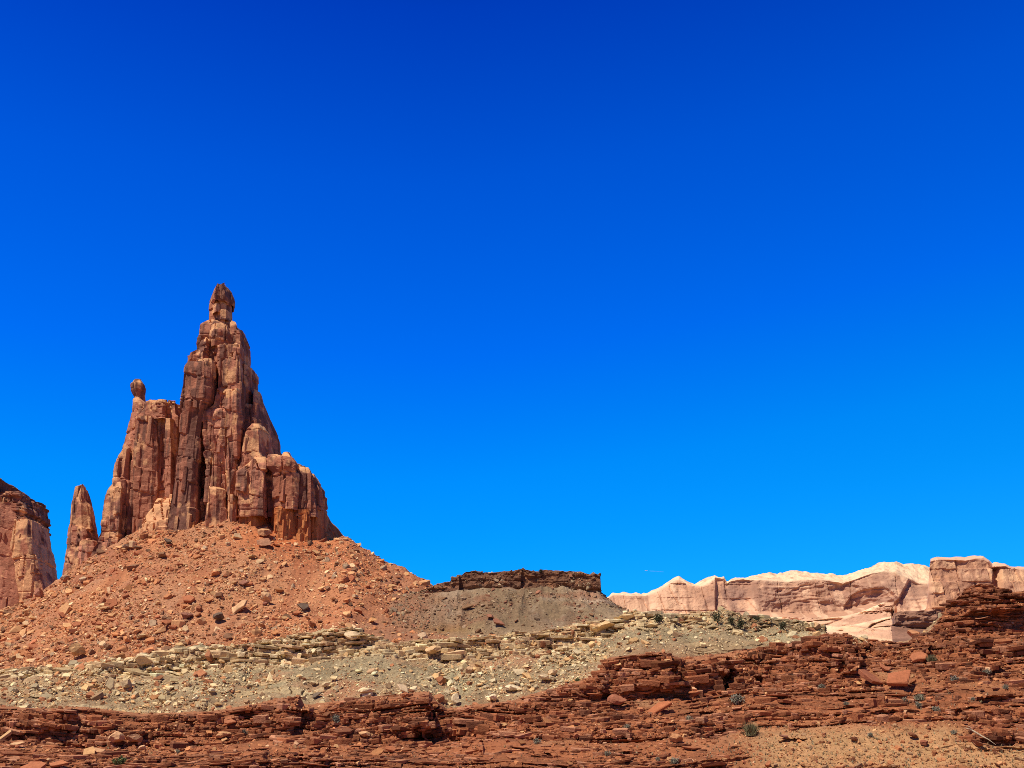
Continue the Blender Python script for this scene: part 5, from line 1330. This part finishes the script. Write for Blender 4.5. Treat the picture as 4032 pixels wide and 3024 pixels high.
tag(link('dead_branch', br), 'bleached dead branch lying on the slope at lower right', 'branch')

# ------------------------------------------------------------------ aircraft high up with its short trail
def plain(name, c, rough=0.5):
    m = bpy.data.materials.new(name); m.use_nodes = True
    b = m.node_tree.nodes['Principled BSDF']; b.inputs['Base Color'].default_value = (*c, 1); b.inputs['Roughness'].default_value = rough
    n = m.node_tree.nodes.new('ShaderNodeTexNoise'); n.inputs['Scale'].default_value = 0.3
    r = m.node_tree.nodes.new('ShaderNodeMapRange'); r.inputs['To Min'].default_value = rough - 0.1; r.inputs['To Max'].default_value = rough + 0.1
    m.node_tree.links.new(n.outputs['Fac'], r.inputs['Value']); m.node_tree.links.new(r.outputs[0], b.inputs['Roughness'])
    return m
M_PL = plain('aircraft_paint', (0.8, 0.8, 0.8))
YA = 22000
pa = P(2544, 2247, YA)
ax = bpy.data.objects.new('airliner', None); COL.objects.link(ax); ax.location = pa
tag(ax, 'tiny white aircraft high in the sky right of the mesa', 'aircraft')
xs = np.linspace(-24, 24, 14)
V, Fa = tube([(x, 0, 0.8 if x > 18 else 0) for x in xs], [0.3, 1.8, 2.6] + [2.9] * 8 + [2.4, 1.5, 0.4], 10)
link('fuselage', raw_mesh('fuselage', V, Fa, None, M_PL), ax)
for sg in (-1, 1):
    wv = np.array([(-6, 0, -1), (3, 0, -1), (12, sg * 24, 1), (8, sg * 24, 1), (-6, 0, -0.3), (3, 0, -0.3), (12, sg * 24, 1.3), (8, sg * 24, 1.3)], float)
    link('wing', raw_mesh('wing', wv, [(0, 1, 2, 3), (4, 5, 6, 7), (0, 1, 5, 4), (1, 2, 6, 5), (2, 3, 7, 6), (3, 0, 4, 7)], None, M_PL), ax)
tv = np.array([(15, -0.3, 1), (22, -0.3, 1), (25, -0.2, 9), (21, -0.2, 9), (15, 0.3, 1), (22, 0.3, 1), (25, 0.2, 9), (21, 0.2, 9)], float)
link('tail', raw_mesh('tail', tv, [(0, 1, 2, 3), (4, 5, 6, 7), (0, 1, 5, 4), (1, 2, 6, 5), (2, 3, 7, 6), (3, 0, 4, 7)], None, M_PL), ax)
mt = bpy.data.materials.new('contrail_ice'); mt.use_nodes = True
nb = mt.node_tree.nodes; nb.clear()
tr = nb.new('ShaderNodeBsdfTransparent'); df = nb.new('ShaderNodeBsdfTranslucent'); mxs = nb.new('ShaderNodeMixShader'); ou = nb.new('ShaderNodeOutputMaterial'); nz = nb.new('ShaderNodeTexNoise')
mpr = nb.new('ShaderNodeMapRange'); mpr.inputs['To Min'].default_value = 0.02; mpr.inputs['To Max'].default_value = 0.16
nz.inputs['Scale'].default_value = 0.01
mt.node_tree.links.new(nz.outputs['Fac'], mpr.inputs['Value']); mt.node_tree.links.new(mpr.outputs[0], mxs.inputs[0])
mt.node_tree.links.new(tr.outputs[0], mxs.inputs[1]); mt.node_tree.links.new(df.outputs[0], mxs.inputs[2]); mt.node_tree.links.new(mxs.outputs[0], ou.inputs[0])
q0, q1 = P(2556, 2248, YA), P(2615, 2252, YA)
V, Fa = tube([q0 + (q1 - q0) * t for t in np.linspace(0, 1, 12)], [3] + [7] * 9 + [5, 1])
tag(link('contrail', raw_mesh('contrail', V, Fa, None, mt)), kind='stuff')
print('done', round(time.time() - T0, 1))
